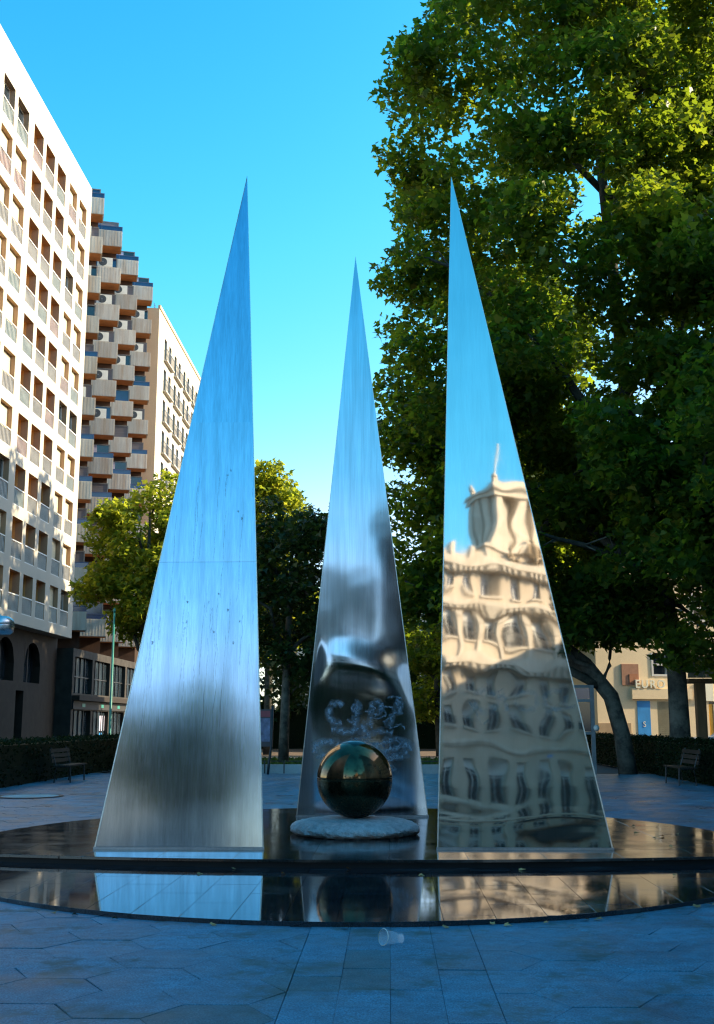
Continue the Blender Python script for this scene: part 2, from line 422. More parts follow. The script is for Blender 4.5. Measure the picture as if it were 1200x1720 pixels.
# ------------------------------------------------------------------ steel pyramids
def pyramid(name_label, a, b, y0, apex, back, m, seams, dent, dent2, seed):
    ax, bx = a, b; cx = (ax + bx) / 2
    t = thing('steel_pyramid', name_label, 'pyramid sculpture', (cx, y0, UZ), 0, 'steel pyramids on the granite platform')
    A, B = Vector((ax - cx, 0, 0)), Vector((bx - cx, 0, 0)); P = Vector((apex[0] - cx, apex[1] - y0, apex[2] - UZ)); K = Vector((back[0] - cx, back[1] - y0, 0))
    nf = (B - A).cross(P - A).normalized()
    if nf.y > 0: nf = -nf
    H = P.z; cuts = [.03] + [s - UZ for s in seams] + [H]
    for k in range(len(cuts) - 1):
        f0, f1 = cuts[k] / H, cuts[k + 1] / H - (.003 / H if k < len(cuts) - 2 else 0)
        rows = max(6, int((f1 - f0) * H / .045)); cols = 44; vs_, fs = [], []
        tilt = (0, .007, -.004, .002)[k]
        for r in range(rows + 1):
            f = f0 + (f1 - f0) * r / rows; l = A.lerp(P, f); q = B.lerp(P, f)
            if k == len(cuts) - 2 and r == rows: l = A.lerp(P, .9995); q = B.lerp(P, .9995)
            for c_ in range(cols + 1):
                p = l.lerp(q, .004 + .992 * c_ / cols)
                h = dent * .0010 * noise.noise(Vector((p.x * 1.5 + seed, 3.1, p.z * 1.25))) + dent * .0030 * noise.noise(Vector((p.x * .5 + seed, 9.7, p.z * .5)))
                h += dent2 * .0007 * noise.noise(Vector((p.x * 3.2 + seed, 1.7, p.z * 4.2)))
                if 2 < dent < 3: h += .017 * math.exp(-((p.z - 2.36 + .22 * (p.x - .1) + .25 * p.x * p.x) / .30) ** 2) * max(0, 1 - (p.x / (1.0 - p.z * .11)) ** 4)
                if k == 0 and dent2 > .6 and dent2 < .7: h += .0012 * math.exp(-((p.z - .34 - .06 * math.sin(p.x * 3)) / .07) ** 2)
                vs_.append(p + nf * (h + tilt * (p.z - cuts[k])))
        for r in range(rows):
            for c_ in range(cols):
                i = r * (cols + 1) + c_; fs.append((i, i + 1, i + cols + 2, i + cols + 1))
        MB().add(vs_, fs).obj('steel_panel', m, t, True)
    s = .006
    MB().add([A - nf * s, B - nf * s, P - nf * s, K], [(0, 2, 3), (1, 3, 2), (0, 3, 1)]).obj('rear_panel', M['steel_back'], t)
    # welded edge flanges and the foot strip
    for p in (A, B):
        d = (cx * 0 + 1 if p is A else -1)
        mb = MB(); w_ = .009
        e = [p + Vector((-d * .006, -.006, 0)), p + Vector((d * w_, -.006, 0)), p + Vector((d * w_, .006, 0)), p + Vector((-d * .006, .006, 0))]
        tt = [P + Vector((-d * .002, -.004, 0)), P + Vector((d * .002, -.004, 0)), P + Vector((d * .002, .004, 0)), P + Vector((-d * .002, .004, 0))]
        mb.add(e + tt, [(0, 1, 2, 3), (4, 7, 6, 5), (0, 4, 5, 1), (1, 5, 6, 2), (2, 6, 7, 3), (3, 7, 4, 0)]).obj('edge_strip', M['steel_edge'], t)
    MB().box(ax - cx - .012, bx - cx + .012, -.012, .02, 0, .028).obj('foot_strip', M['steel_back'], t)
    return t
APZ = 14.3
left_p = pyramid('streaky brushed steel pyramid reflecting a soft round tree, beside the white apartment block', -3.48, -1.485, 13.74, (-1.90, APZ, 8.93), (-2.35, 15.6), M['steel_brushed'], (3.57, 5.4), .9, .3, 1.3)
right_p = pyramid('mirror bright steel pyramid reflecting a stone tower building, in front of the plane trees', .56, 2.61, 13.80, (.885, APZ + .08, 8.92), (1.55, 15.6), M['steel_mirror'], (), .8, .68, 8.4)
mid_p = pyramid('satin steel pyramid standing right behind the bronze ball, farthest back of the steel ones', -1.47, .605, 18.42, (-.545, 18.62, 9.6), (-.45, 20.2), M['steel_satin'], (), 2.4, .5, 4.9)

# rubbed-off paint scrawl on the middle pyramid, dark scratches on the left one
def scuff_mat(name, col, strength, sx):
    m, n, p = newmat(name); v = coords(n)
    n.links.new(mixc(n, tuple(c * .6 for c in col), col, tex(n, v, 20)), p.inputs['Base Color']); p.inputs['Roughness'].default_value = .6
    u = N(n, 'ShaderNodeUVMap'); sp = N(n, 'ShaderNodeSeparateXYZ'); n.links.new(u.outputs[0], sp.inputs[0])
    e = N(n, 'ShaderNodeMath', operation='PINGPONG'); n.links.new(sp.outputs[1], e.inputs[0]); e.inputs[1].default_value = .5
    al = N(n, 'ShaderNodeMath', operation='MULTIPLY'); n.links.new(e.outputs[0], al.inputs[0])
    n.links.new(ramp(n, tex(n, coords(n, (sx, sx, sx)), 1, 5, .75), [(.36, (0, 0, 0)), (.66, (strength,) * 3)]), al.inputs[1])
    n.links.new(al.outputs[0], p.inputs['Alpha']); return m
M['scuff'] = scuff_mat('scuff', (.55, .66, .80), 1.6, 15)
M['scuff_warm'] = scuff_mat('scuff_warm', (.50, .50, .50), .8, 11)
M['grime'] = scuff_mat('grime', (.03, .06, .09), 1.0, 26)
def ribbons(parent, strokes, m, name, front):
    """strokes: lists of (x, z, half width) in the pyramid's own frame; each becomes a strip just in front of the sheet"""
    vs_, fs, uv = [], [], []
    for s in strokes:
        for k, (x, z, hw) in enumerate(s):
            x0, z0, _ = s[max(k - 1, 0)]; x1, z1, _ = s[min(k + 1, len(s) - 1)]
            d = math.hypot(x1 - x0, z1 - z0) or 1; nx, nz = -(z1 - z0) / d, (x1 - x0) / d
            for e in (-1, 1):
                xx, zz = x + nx * hw * e, z + nz * hw * e; vs_.append((xx, front(zz), zz)); uv.append((k / len(s), .5 + .5 * e))
            if k: b = len(vs_) - 4; fs.append((b, b + 1, b + 3, b + 2))
    me = bpy.data.meshes.new(name); me.from_pydata(vs_, [], fs); me.materials.append(m)
    ul = me.uv_layers.new(name='UVMap')
    for lp in me.loops: ul.data[lp.index].uv = uv[lp.vertex_index]
    return link(name, me, parent)
def wob(pts, hw, n=18):
    out = []
    for k in range(n + 1):
        f = k / n * (len(pts) - 1); i = min(int(f), len(pts) - 2); t_ = f - i
        out.append((pts[i][0] * (1 - t_) + pts[i + 1][0] * t_ + random.gauss(0, .006), pts[i][1] * (1 - t_) + pts[i + 1][1] * t_ + random.gauss(0, .006), hw * random.uniform(.7, 1.2)))
    return out
def arcp(cx, cz, rx, rz, a0, a1, n=10): return [(cx + rx * math.cos(R(a0 + (a1 - a0) * i / n)), cz + rz * math.sin(R(a0 + (a1 - a0) * i / n))) for i in range(n + 1)]
sk = []
for cx_, kind in ((-.40, 0), (-.10, 1), (.22, 2), (.52, 3)):
    z0 = 1.62
    if kind == 0: sk.append(wob(arcp(cx_, z0, .13, .17, 40, 300), .04))
    if kind == 1: sk.append(wob([(cx_ - .03, z0 - .2), (cx_ + .05, z0 + .2)], .045))
    if kind == 2: sk += [wob([(cx_ - .1, z0 - .2), (cx_ - .06, z0 + .18)], .04), wob(arcp(cx_ - .02, z0 + .08, .11, .10, 100, -110), .035)]
    if kind == 3: sk.append(wob([(cx_ - .09, z0 - .22), (cx_ + .06, z0 + .2), (cx_ + .1, z0 - .02)], .04))
sk += [wob([(-.5, 1.36), (-.2, 1.32), (.0, 1.40), (.1, 1.24)], .05), wob([(-.12, 1.36), (.05, 1.22), (.25, 1.34), (.5, 1.30)], .04)]
sk += [wob(arcp(-.55, 1.05, .2, .12, 20, 330), .05), wob(arcp(-.05, 1.08, .22, .10, 170, 10), .05), wob(arcp(.5, 1.06, .27, .14, -20, 330), .055), wob([(.25, 1.0), (.75, 1.12)], .05), wob(arcp(.35, .72, .16, .06, 0, 200), .035)]
sk = [[(x + random.gauss(0, .004), z, hw * 1.75) for x, z, hw in q] for q in sk]
for _ in range(34):
    x, z = random.uniform(-.6, .6), random.choice((1.66, 1.4, 1.08, 1.02)) + random.gauss(0, .08)
    if abs(x) > .92 - z * .11 - .15: continue
    a_ = random.uniform(0, 360); sk.append(wob(arcp(x, z, random.uniform(.05, .16), random.uniform(.03, .09), a_, a_ + random.uniform(80, 200)), random.uniform(.012, .03)))
ribbons(mid_p, sk, M['scuff'], 'rubbed_paint', lambda z: z * .0211 - .012)
sk = [wob(arcp(-.42, 1.72, .14, .13, 30, 330), .05), wob([(-.3, 1.62), (-.22, 1.85), (-.16, 1.6)], .05), wob(arcp(.08, 1.73, .13, .12, 0, 360), .045), wob(arcp(.42, 1.74, .14, .11, 60, 380), .05), wob([(.3, 1.6), (.65, 1.66)], .035), wob([(-.62, 1.72), (-.46, 1.44), (-.38, 1.5)], .012)]
ribbons(right_p, sk, M['scuff_warm'], 'rubbed_paint', lambda z: z * .0662 - .008)
sk = []
for _ in range(60):
    x = random.uniform(-.55, .85); z = random.choice((2.7, 2.95, 2.5, 4.6, 4.05)) + random.gauss(0, .06); L = random.choice((.02, .3, .6, 1.1))
    if x < -1.0 + (z) * .18 or x > .98 - z * .04: continue
    sk.append(wob([(x, z), (x - .035 * L, z - L)], .0045 if L > .1 else .012, 8))
ribbons(left_p, sk, M['grime'], 'grime_marks', lambda z: z * .064 - .014)

# ------------------------------------------------------------------ bronze ball on its rough stone
SPC = (-.47, 15.72)
pl = MB(); prof = [(.0, .20), (.2, .205), (.35, .205), (.45, .20), (.54, .195), (.62, .185), (.68, .175), (.74, .16), (.79, .142), (.83, .12), (.86, .095), (.872, .07), (.868, .045), (.84, .02), (.80, .0)]
nseg = 180; vs_, fs = [], []
for k, (r, z) in enumerate(prof):
    for i in range(nseg):
        a = 2 * PI * i / nseg; ca, sa = math.cos(a), math.sin(a); e = min(1, max(0, (r - .3) / .4))
        q = 1 + e * (.045 * noise.noise(Vector((ca * 2.6, sa * 2.6, z * 5))) + .022 * noise.noise(Vector((ca * 9, sa * 9, z * 22))) + .014 * noise.noise(Vector((ca * 26, sa * 26, z * 60))))
        dz = .016 * noise.noise(Vector((r * 7 * ca, r * 7 * sa, 3))) + .013 * noise.noise(Vector((r * 24 * ca, r * 24 * sa, 8)))
        vs_.append((r * q * ca, r * q * sa, z + (dz if 3 < k < 14 else 0)))
for k in range(len(prof) - 1):
    for i in range(nseg): j = (i + 1) % nseg; fs.append((k * nseg + i, k * nseg + j, (k + 1) * nseg + j, (k + 1) * nseg + i))
pl.add(vs_, fs); o = pl.obj('stone_plinth', M['rough_stone'], None, False); o.location = (SPC[0], SPC[1], UZ + .002)
tag(o, 'low round slab of rough pale stone under the bronze ball', 'plinth')
SR = .512
ball = thing('bronze_sphere', 'dark bronze ball with a shinier top half, resting on a rough pale stone', 'sphere', (SPC[0], SPC[1], UZ + .20))
up_p = [(SR * math.cos(R(a)), SR + SR * math.sin(R(a))) for a in list(range(1, 90, 3)) + [89.7]]
lo_p = [(SR * math.cos(R(a)), SR + SR * math.sin(R(a))) for a in [-89.7] + list(range(-88, 0, 3)) + [-.5]]
MB().lathe(up_p, 64).obj('upper_half', M['bronze_top'], ball, True)
MB().lathe(lo_p, 64).obj('lower_half', M['bronze_low'], ball, True)
MB().lathe([(SR - .012, SR - .006), (SR - .004, SR - .005), (SR - .004, SR + .009), (SR - .012, SR + .01)], 64).obj('seam', M['bronze_low'], ball, True)

# ------------------------------------------------------------------ facades
def facade(mb, W, z0, z1, holes, depth):
    """wall sheet in the plane x=0, y 0..W, with openings (y0,y1,z0,z1) and reveals going to x=-depth"""
    ys = sorted({0, W, *[h[0] for h in holes], *[h[1] for h in holes]}); zs = sorted({z0, z1, *[h[2] for h in holes], *[h[3] for h in holes]})
    for i in range(len(ys) - 1):
        for j in range(len(zs) - 1):
            yc, zc = (ys[i] + ys[i + 1]) / 2, (zs[j] + zs[j + 1]) / 2
            if any(h[0] < yc < h[1] and h[2] < zc < h[3] for h in holes): continue
            mb.quad((0, ys[i], zs[j]), (0, ys[i + 1], zs[j]), (0, ys[i + 1], zs[j + 1]), (0, ys[i], zs[j + 1]))
def reveals(mb, holes, depth):
    for a, b, c, d in holes:
        mb.quad((0, a, c), (-depth, a, c), (-depth, a, d), (0, a, d)); mb.quad((0, b, c), (0, b, d), (-depth, b, d), (-depth, b, c))
        mb.quad((0, a, d), (-depth, a, d), (-depth, b, d), (0, b, d)); mb.quad((0, a, c), (0, b, c), (-depth, b, c), (-depth, a, c))
def shell(mb, W, D, z0, z1):                                        # the other sides and the roof
    mb.quad((0, 0, z0), (0, 0, z1), (-D, 0, z1), (-D, 0, z0)); mb.quad((0, W, z0), (-D, W, z0), (-D, W, z1), (0, W, z1))
    mb.quad((-D, 0, z0), (-D, 0, z1), (-D, W, z1), (-D, W, z0)); mb.quad((0, 0, z1), (0, W, z1), (-D, W, z1), (-D, 0, z1))
    mb.quad((0, 0, z0), (-D, 0, z0), (-D, W, z0), (0, W, z0))

def railing_mesh(Wd, m, bars=9, h=1.0):
    mb = MB(); mb.box(-.05, .0, 0, Wd, h - .07, h); mb.box(-.05, 0, 0, Wd, 0, .05)
    for i in range(bars): y = Wd * (i + .5) / bars; mb.box(-.04, -.015, y - .012, y + .012, .05, h - .07)
    return mb.mesh('railing', m)

# --- the white block at the left
LW, LY, LH = 30.5, 42.0, 37.95
wb = thing('white_apartment_block', 'tall white apartment block in full sun with rows of square balcony windows', 'building', (-20.4, LY, 0), 0)
cols_y = [(69.68, 71.40, 'b'), (67.36, 69.06, 'b'), (64.68, 66.42, 'l'), (62.30, 64.03, 'l'), (59.97, 61.71, 'l'), (57.05, 58.95, 'b'), (54.72, 56.52, 'b'),
          (52.0, 53.75, 'l'), (49.6, 51.4, 'l'), (47.2, 49.0, 'l')]
zt = [35.85 - 2.9 * k for k in range(10)]
holes = [(a - LY, b - LY, z - 2.25, z) for a, b, _ in cols_y for z in zt]
mb = MB(); facade(mb, LW, 6.9, LH, holes, .4); shell(mb, LW, 16, 6.9, LH); mb.obj('wall', M['white_wall'], wb)
mb = MB(); reveals(mb, holes, .42); mb.obj('reveal', M['reveal'], wb)
def cell_parts(key, Wd):
    d = {}
    d['blind'] = MB().box(-.30, -.27, .04, Wd - .04, .05, 2.2).mesh('blind', M['blind'])
    d['pane'] = MB().box(-.40, -.38, .02, Wd - .02, .02, 2.23).mesh('pane', M['glass'])
    fr = MB(); fr.box(-.38, -.32, .0, .06, .0, 2.25); fr.box(-.38, -.32, Wd - .06, Wd, 0, 2.25); fr.box(-.38, -.32, .06, Wd - .06, 2.19, 2.25); fr.box(-.38, -.32, Wd / 2 - .03, Wd / 2 + .03, 0, 2.19); fr.box(-.38, -.32, .06, Wd - .06, 0, .06)
    d['frame'] = fr.mesh('window', M['white_paint'])
    lg = MB(); D_ = 1.7
    lg.quad((-D_, 0, -.2), (-D_, Wd, -.2), (-D_, Wd, 2.25), (-D_, 0, 2.25)); lg.quad((-.42, 0, 2.25), (-D_, 0, 2.25), (-D_, Wd, 2.25), (-.42, Wd, 2.25))
    lg.quad((-.42, 0, 0), (-.42, Wd, 0), (-D_, Wd, 0), (-D_, 0, 0)); lg.quad((-.42, 0, 0), (-D_, 0, 0), (-D_, 0, 2.25), (-.42, 0, 2.25)); lg.quad((-.42, Wd, 0), (-.42, Wd, 2.25), (-D_, Wd, 2.25), (-D_, Wd, 0))
    d['loggia'] = lg.mesh('loggia', M['loggia'])
    d['door'] = MB().box(-1.68, -1.62, .25, Wd * .45, 0, 1.9).mesh('glass_door', M['glass'])
    d['rail'] = railing_mesh(Wd, M['white_paint'])
    d['panel'] = {k: MB().box(-.065, -.052, .01, Wd - .01, .04, .9).mesh('railing_panel', M[k]) for k in ('panel_teal', 'panel_red', 'panel_grey')}
    return d
for a, b, kind in cols_y:
    cp = cell_parts(kind, b - a)
    for z in zt:
        loc = (0, a - LY, z - 2.25)
        if kind == 'b':
            wn = link('window', cp['frame'], wb, loc); link('pane', cp['pane'], wn)
            if random.random() < .86:
                bl = link('blind', cp['blind'], wn)
                if random.random() < .25: bl.location.z = random.uniform(.5, 1.3); bl.scale.z = (2.2 - bl.location.z) / 2.2
        else:
            wn = link('loggia', cp['loggia'], wb, loc); link('glass_door', cp['door'], wn)
        link('railing', cp['rail'], wn); link('railing_panel', cp['panel'][random.choice(('panel_teal', 'panel_red', 'panel_grey', 'panel_grey'))], wn)
# arcade below, set back
mb = MB(); AB = .9
ah = []; lows = []
for k in range(6):
    y = 66.0 - 4.9 * k - LY
    if y < 0: continue
    ah.append((y, y + 3.1, 3.9, 6.3)); lows.append((y - 1.2, y + .2, 0.15, 3.4))
hh = ah + lows
facade(mb, LW, -.05, 6.9, hh, .6); reveals(mb, hh, .6)
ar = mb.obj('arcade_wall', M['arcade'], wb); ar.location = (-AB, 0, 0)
for a, b, c, d in ah:
    mb = MB(); n_ = 10; pts = [(a + (b - a) * i / n_, c + (d - c) * .42 + (d - c) * .57 * math.sqrt(max(0, 1 - (2 * i / n_ - 1) ** 2))) for i in range(n_ + 1)]
    for i in range(n_):
        (y0, z0), (y1, z1) = pts[i], pts[i + 1]
        mb.add([(.012, y0, z0), (.012, y1, z1), (.012, y1, d), (.012, y0, d), (-.3, y0, z0), (-.3, y1, z1)], [(0, 1, 2, 3), (0, 4, 5, 1)])
    ao = mb.obj('arch', M['arcade'], wb); ao.location = (-AB, 0, 0)
    wn = MB().box(-.6, -.5, a, b, c, d).obj('arched_window', M['glass'], wb); wn.location = (-AB, 0, 0)
    mu = MB()
    for f in (.33, .66): mu.box(-.5, -.44, a + (b - a) * f - .03, a + (b - a) * f + .03, c, d)
    mo = mu.obj('mullion', M['iron'], wn)
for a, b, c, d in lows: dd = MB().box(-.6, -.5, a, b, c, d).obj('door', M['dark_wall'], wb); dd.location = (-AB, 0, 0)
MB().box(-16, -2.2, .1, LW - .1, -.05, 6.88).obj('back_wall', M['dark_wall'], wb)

# --- the stepped brown block with concrete balconies
BR = R(-74)                                                          # its fronts look down the street, a touch towards the sun
bays = [(-20.18, 75.0), (-20.19, 80.6), (-20.18, 86.2), (-20.16, 91.8)]
bb = thing('stepped_balcony_block', 'stepped brown apartment block with columns of stained concrete balconies', 'building', (-20.2, 75, 0), BR)
n_ = Vector((math.cos(BR), math.sin(BR))); u_ = Vector((-math.sin(BR), math.cos(BR)))
BW = 3.1
tray = MB(); tray.box(0, .09, 0, BW, 0, 1.24); tray.box(-1.4, 0, 0, .09, 0, 1.24); tray.box(-1.4, 0, BW - .09, BW, 0, 1.24)
nr = 15
for i in range(nr): y = .06 + (BW - .12) * i / (nr - 1); tray.box(.09, .099, y - .05, y + .05, .03, 1.21)
tray_me = tray.mesh('balcony', M['concrete'])
floor_me = MB().box(-1.4, -.002, .092, BW - .092, -.0, .16).mesh('balcony_floor', M['soffit'])
gr = MB(); gr.box(.0, .04, .03, BW - .03, 1.25, 1.56); gr_me = gr.mesh('glass_railing', M['blue_glass'])
grf = MB(); grf.box(-.02, .06, 0, BW, 1.56, 1.62)
for y in (0, BW / 2 - .03, BW - .06): grf.box(-.02, .06, y, y + .06, 1.24, 1.56)
grf_me = grf.mesh('railing_frame', stone('blue_frame', (.06, .09, .19), .1, 3, .5))
def bay_frame(i): x, y = bays[i]; return x, y
wall_me = {}
win_fr = MB(); win_fr.box(-1.40, -1.34, .25, BW - .25, .2, .28); win_fr.box(-1.40, -1.34, .25, BW - .25, 2.4, 2.48)
for y in (.25, BW / 2 - .04, BW - .33): win_fr.box(-1.40, -1.34, y, y + .08, .28, 2.4)
win_me = win_fr.mesh('window', M['rail_grey'])
pane_me = MB().box(-1.41, -1.385, .3, BW - .3, .25, 2.42).mesh('pane', M['blue_glass'])
pane_dark = MB().box(-1.41, -1.385, .3, BW - .3, .25, 2.42).mesh('pane', M['glass'])
shut_me = MB().box(-1.39, -1.36, .3, BW - .3, .28, 2.4).mesh('shutter', M['grey_shutter'])
curt_me = MB().box(-1.383, -1.37, .33, BW * .62, .28, 2.4).mesh('curtain', M['poster_white'])
ztop = 38.45
rails = {(0, 0), (1, 0), (2, 0), (3, 0), (0, 4), (0, 6), (0, 7), (0, 8), (1, 6), (1, 7), (2, 6), (3, 3), (3, 5), (3, 6), (2, 7)}
def bloc(i, k):                                                      # local place of a balcony in the block's frame
    x, y = bays[i]; d = Vector((x + 20.2, y - 75)); px, py = d.dot(n_), d.dot(u_)
    return px, py - BW
for i in range(4):
    px, py = bloc(i, 0)
    H = ztop + .1
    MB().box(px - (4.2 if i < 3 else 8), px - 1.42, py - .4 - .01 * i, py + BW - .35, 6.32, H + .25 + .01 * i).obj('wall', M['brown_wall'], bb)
    for k in range(11):
        z = ztop - 2.96 * k - 1.24
        b = link('balcony', tray_me, bb, (px, py, z)); link('balcony_floor', floor_me, b)
        if (i, k) in rails or k > 8: link('railing_frame', grf_me, b); link('glass_railing', gr_me, b)
        wn = link('window', win_me, bb, (px, py, z + .1))
        r_ = random.random()
        if r_ < .5: link('shutter', shut_me, wn)
        else:
            link('pane', pane_me if r_ < .64 else pane_dark, wn)
            if r_ > .62: link('curtain', curt_me, wn)
# its ground floor along the pavement
gfx, gfy, GW = -20.3, 72.75, 25.0
gf = thing('shopfront_row', 'low dark shopfront row under the stepped balconies behind the left hedge', 'shopfront', (gfx, gfy, 0), 0)
gh = []
for k in range(5): a = .5 + 4.9 * k; gh += [(a, a + 4.4, 3.45, 5.8), (a, a + 4.4, .55, 2.35)]
mb = MB(); facade(mb, GW, -.05, 6.3, gh, .3); reveals(mb, gh, .3); shell(mb, GW, 9, -.05, 6.3); mb.obj('wall', M['dark_wall'], gf)
for a, b, c, d in gh:
    wn = MB().box(-.3, -.27, a, b, c, d).obj('window', M['glass'], gf)
    mu = MB()
    for q in range(1, 4): y = a + (b - a) * q / 4; mu.box(-.27, -.2, y - .035, y + .035, c, d)
    if c > 3: mu.box(-.27, -.21, a, b, 4.5, 4.56)
    mu.obj('mullion', M['iron'], wn)
MB().box(.002, .5, .1, GW - .1, 2.98, 3.3).obj('ledge', M['arcade'], gf)
MB().box(.002, .12, .1, GW - .1, 2.42, 2.95).obj('fascia', M['rubber'], gf)
for y in (2.2, 7.1, 12.0): MB().box(.122, .135, y, y + .75, 2.58, 2.8).obj('fascia_sign', M['green_metal'], gf)
for y in (8.35, 9.65): MB().box(-.262, -.255, y, y + .8, 1.0, 2.05).obj('notice', M['poster_white'], gf)
MB().box(-.262, -.255, 8.4, 9.1, .6, .85).obj('notice', M['poster_blue'], gf)

# --- air conditioners standing on the balconies
ac0 = None
body_me = MB().box(-.16, .16, -.56, .56, .04, .76).mesh('body', M['ac_white'])
fan = MB(); fan.lathe([(.0, 0), (.31, 0), (.31, .012), (.0, .012)], 24, closed=False); fan_me = fan.mesh('fan', M['ac_dark'])
hub = MB(); hub.lathe([(.07, .012), (.07, .025), (.0, .025)], 12, closed=False)
for a in range(3): rr = .12 + .06 * a; hub.lathe([(rr - .008, .012), (rr - .008, .02), (rr + .008, .02), (rr + .008, .012)], 24, closed=False)
hub_me = hub.mesh('grille', M['rail_grey'])
foot_me = MB().box(-.15, .15, -.5, -.42, 0, .04).box(-.15, .15, .42, .5, 0, .04).mesh('foot', M['iron'])
def make_ac():
    t = thing('air_conditioner', '', 'air conditioner', (0, 0, 0))
    link('body', body_me, t); f = link('fan', fan_me, t, (.162, -.16, .4)); f.rotation_euler = (0, PI / 2, 0); link('grille', hub_me, f); link('foot', foot_me, t)
    return t
colname = ['beside the white block', 'second from the white block', 'third from the white block', 'nearest the tan building']
ordn = ['top', 'second', 'third', 'fourth', 'fifth', 'sixth', 'seventh']
for i, k, f in ((0, 1, .35), (0, 2, .45), (0, 3, .3), (0, 5, .45), (1, 1, .5), (1, 2, .55), (1, 3, .45), (1, 4, .5), (1, 5, .5), (2, 1, .35), (2, 2, .45), (2, 3, .42), (3, 1, .5), (3, 2, .5), (3, 4, .6)):
    px, py = bloc(i, k); z = ztop - 2.96 * k
    lx, ly = px + .06 - .14, py + 1.35 + f * 1.1
    p = Vector((-20.2, 75)) + n_ * lx + u_ * ly
    lab = 'white air conditioner, %s balcony from the top, column %s' % (ordn[k], colname[i])
    if ac0 is None: ac0 = make_ac(); ac0.location = (p.x, p.y, z - .02); ac0.rotation_euler = (0, 0, BR); ac0['label'] = lab; ac0['group'] = 'air conditioners on the balconies'
    else: dup(ac0, (p.x, p.y, z - .02), BR, lab, 'air conditioners on the balconies')

# --- the building beyond; shade on its end wall is coloured tan
tb = thing('tan_corner_building', 'apartment building with shade coloured tan on its end, sunlit white side and grey railings', 'building', (-20.42, 96, 0), 0)
TW, TH = 46.0, 38.15
tcols = [(2.6 + 4.85 * k, 6.2 + 4.85 * k) for k in range(8)]
tz = [36.3 - 2.9 * k for k in range(11)]
hs = []
for a, b in tcols:
    for z in tz: hs += [(a + .15, a + 1.25, z - 2.1, z), (b - 1.25, b - .15, z - 2.1, z)]
mb = MB(); facade(mb, TW, -.05, TH, hs, .3); reveals(mb, hs, .3)
mb.quad((0, TW, -.05), (0, TW, TH), (-16, TW, TH), (-16, TW, -.05)); mb.quad((-16, -2.8, -.05), (-16, -2.8, TH), (-16, TW, TH), (-16, TW, -.05))
mb.quad((0, 0, TH), (0, TW, TH), (-16, TW, TH), (-16, -2.8, TH)); mb.obj('wall', M['white_wall'], tb)
MB().quad((0, 0, -.05), (0, 0, TH), (-16, -2.8, TH), (-16, -2.8, -.05)).obj('end_wall', M['tan_wall'], tb)
MB().box(-.12, .1, -.02, TW, TH + .002, TH + .3).obj('parapet', M['tan_wall'], tb)
MB().box(-6, -2.4, -.6, 2.6, TH + .002, TH + 1.9).obj('roof_hut', M['rust_wall'], tb)
tw_me = MB().box(-.3, -.27, .0, 1.1, 0, 2.1).mesh('window', M['glass'])
tr_me = railing_mesh(3.6, M['rail_grey'], 16, 1.05)
sl_me = MB().box(0, .32, -.05, 3.65, -.12, -.002).mesh('balcony_slab', M['white_wall'])
for a, b in tcols:
    for z in tz:
        link('window', tw_me, tb, (0, a + .15, z - 2.1)); link('window', tw_me, tb, (0, b - 1.25, z - 2.1))
        s_ = link('balcony_slab', sl_me, tb, (.002, a, z - 2.12)); r_ = link('railing', tr_me, s_, (.3, 0, 0))
for x, y, z, l in ((-1.2, 3.5, TH + .3, 'antenna'), (-1.4, 10, TH + .3, 'antenna')):
    mb = MB(); mb.tube([(x, y, z - .3), (x, y, z + 1.5)], .025, 5)
    for q in range(4): mb.tube([(x, y - .5, z + .8 + .2 * q), (x, y + .5, z + .8 + .2 * q)], .015, 4)
    mb.obj(l, M['iron'], tb)

# --- blocks on the right side of the avenue and behind the camera, mostly out of frame
def plain_block(label, x0, x1, y0, y1, H, m, faces, pitch=3.4, wd=1.4, nam='apartment_block'):
    t = thing(nam, label, 'building', (x0, y0, 0))
    MB().box(0, x1 - x0, 0, y1 - y0, -.05, H).box(-.25, x1 - x0 + .25, -.25, y1 - y0 + .25, H + .002, H + .5).obj('wall', m, t)
    for fx in faces:
        L = (y1 - y0) if fx in ('w', 'e') else (x1 - x0)
        n1 = int(L / pitch); me = None
        for i in range(n1):
            for k in range(int((H - 2) / 3.2)):
                c_ = L * (i + .5) / n1; z = 1.6 + 3.2 * k
                if me is None:
                    mb = MB(); mb.box(-.03, .03, -wd / 2, wd / 2, 0, 1.9); me = mb.mesh('window', M['glass'])
                    m2 = MB(); m2.box(-.08, .12, -wd / 2 - .1, wd / 2 + .1, -.14, -.002); me2 = m2.mesh('sill', M['tower_trim'])
                rz = {'w': PI, 'e': 0, 'n': PI / 2, 's': -PI / 2}[fx]
                p = {'w': (-.0, c_, z), 'e': (x1 - x0, c_, z), 'n': (c_, y1 - y0, z), 's': (c_, 0, z)}[fx]
                o = link('window', me, t, p, rz); link('sill', me2, o)
    return t
plain_block('unseen long beige apartment block east of the avenue, added to shade the plaza', 26, 40, -14, 57, 24.5, M['apartment'], ('w',))  # out of view; put in and sized to keep the plaza shaded
plain_block('unseen tall beige apartment block right of the stone tower, added to shade its lower storeys', 36, 50, -95, -22, 30.5, M['apartment'], ('w',))  # added out of view so shade covers the tower's lower storeys
plain_block('long grey apartment row far behind the camera to the left', -46, -14, -84, -72, 13.5, M['apartment'], ('n',))
plain_block('narrow taller grey block behind the camera, left of the stone tower', -10.5, -3.2, -92, -78, 19.5, M['apartment'], ('n',))
plain_block('slim dark stone block next to the stone tower building', -1.8, 2.6, -86, -72, 23.5, M['arcade'], ('n',))
plain_block('white distant apartment block closing the avenue', -16, 22, 168, 182, 16, M['apartment'], ('s',))

# --- the sunlit stone tower seen in the right pyramid
TA = R(63)
tw = thing('stone_tower_building', 'ornate sunlit stone corner building with a loggia tower, seen reflected in the mirror pyramid', 'building', (22.6, -80.2, 0), TA)
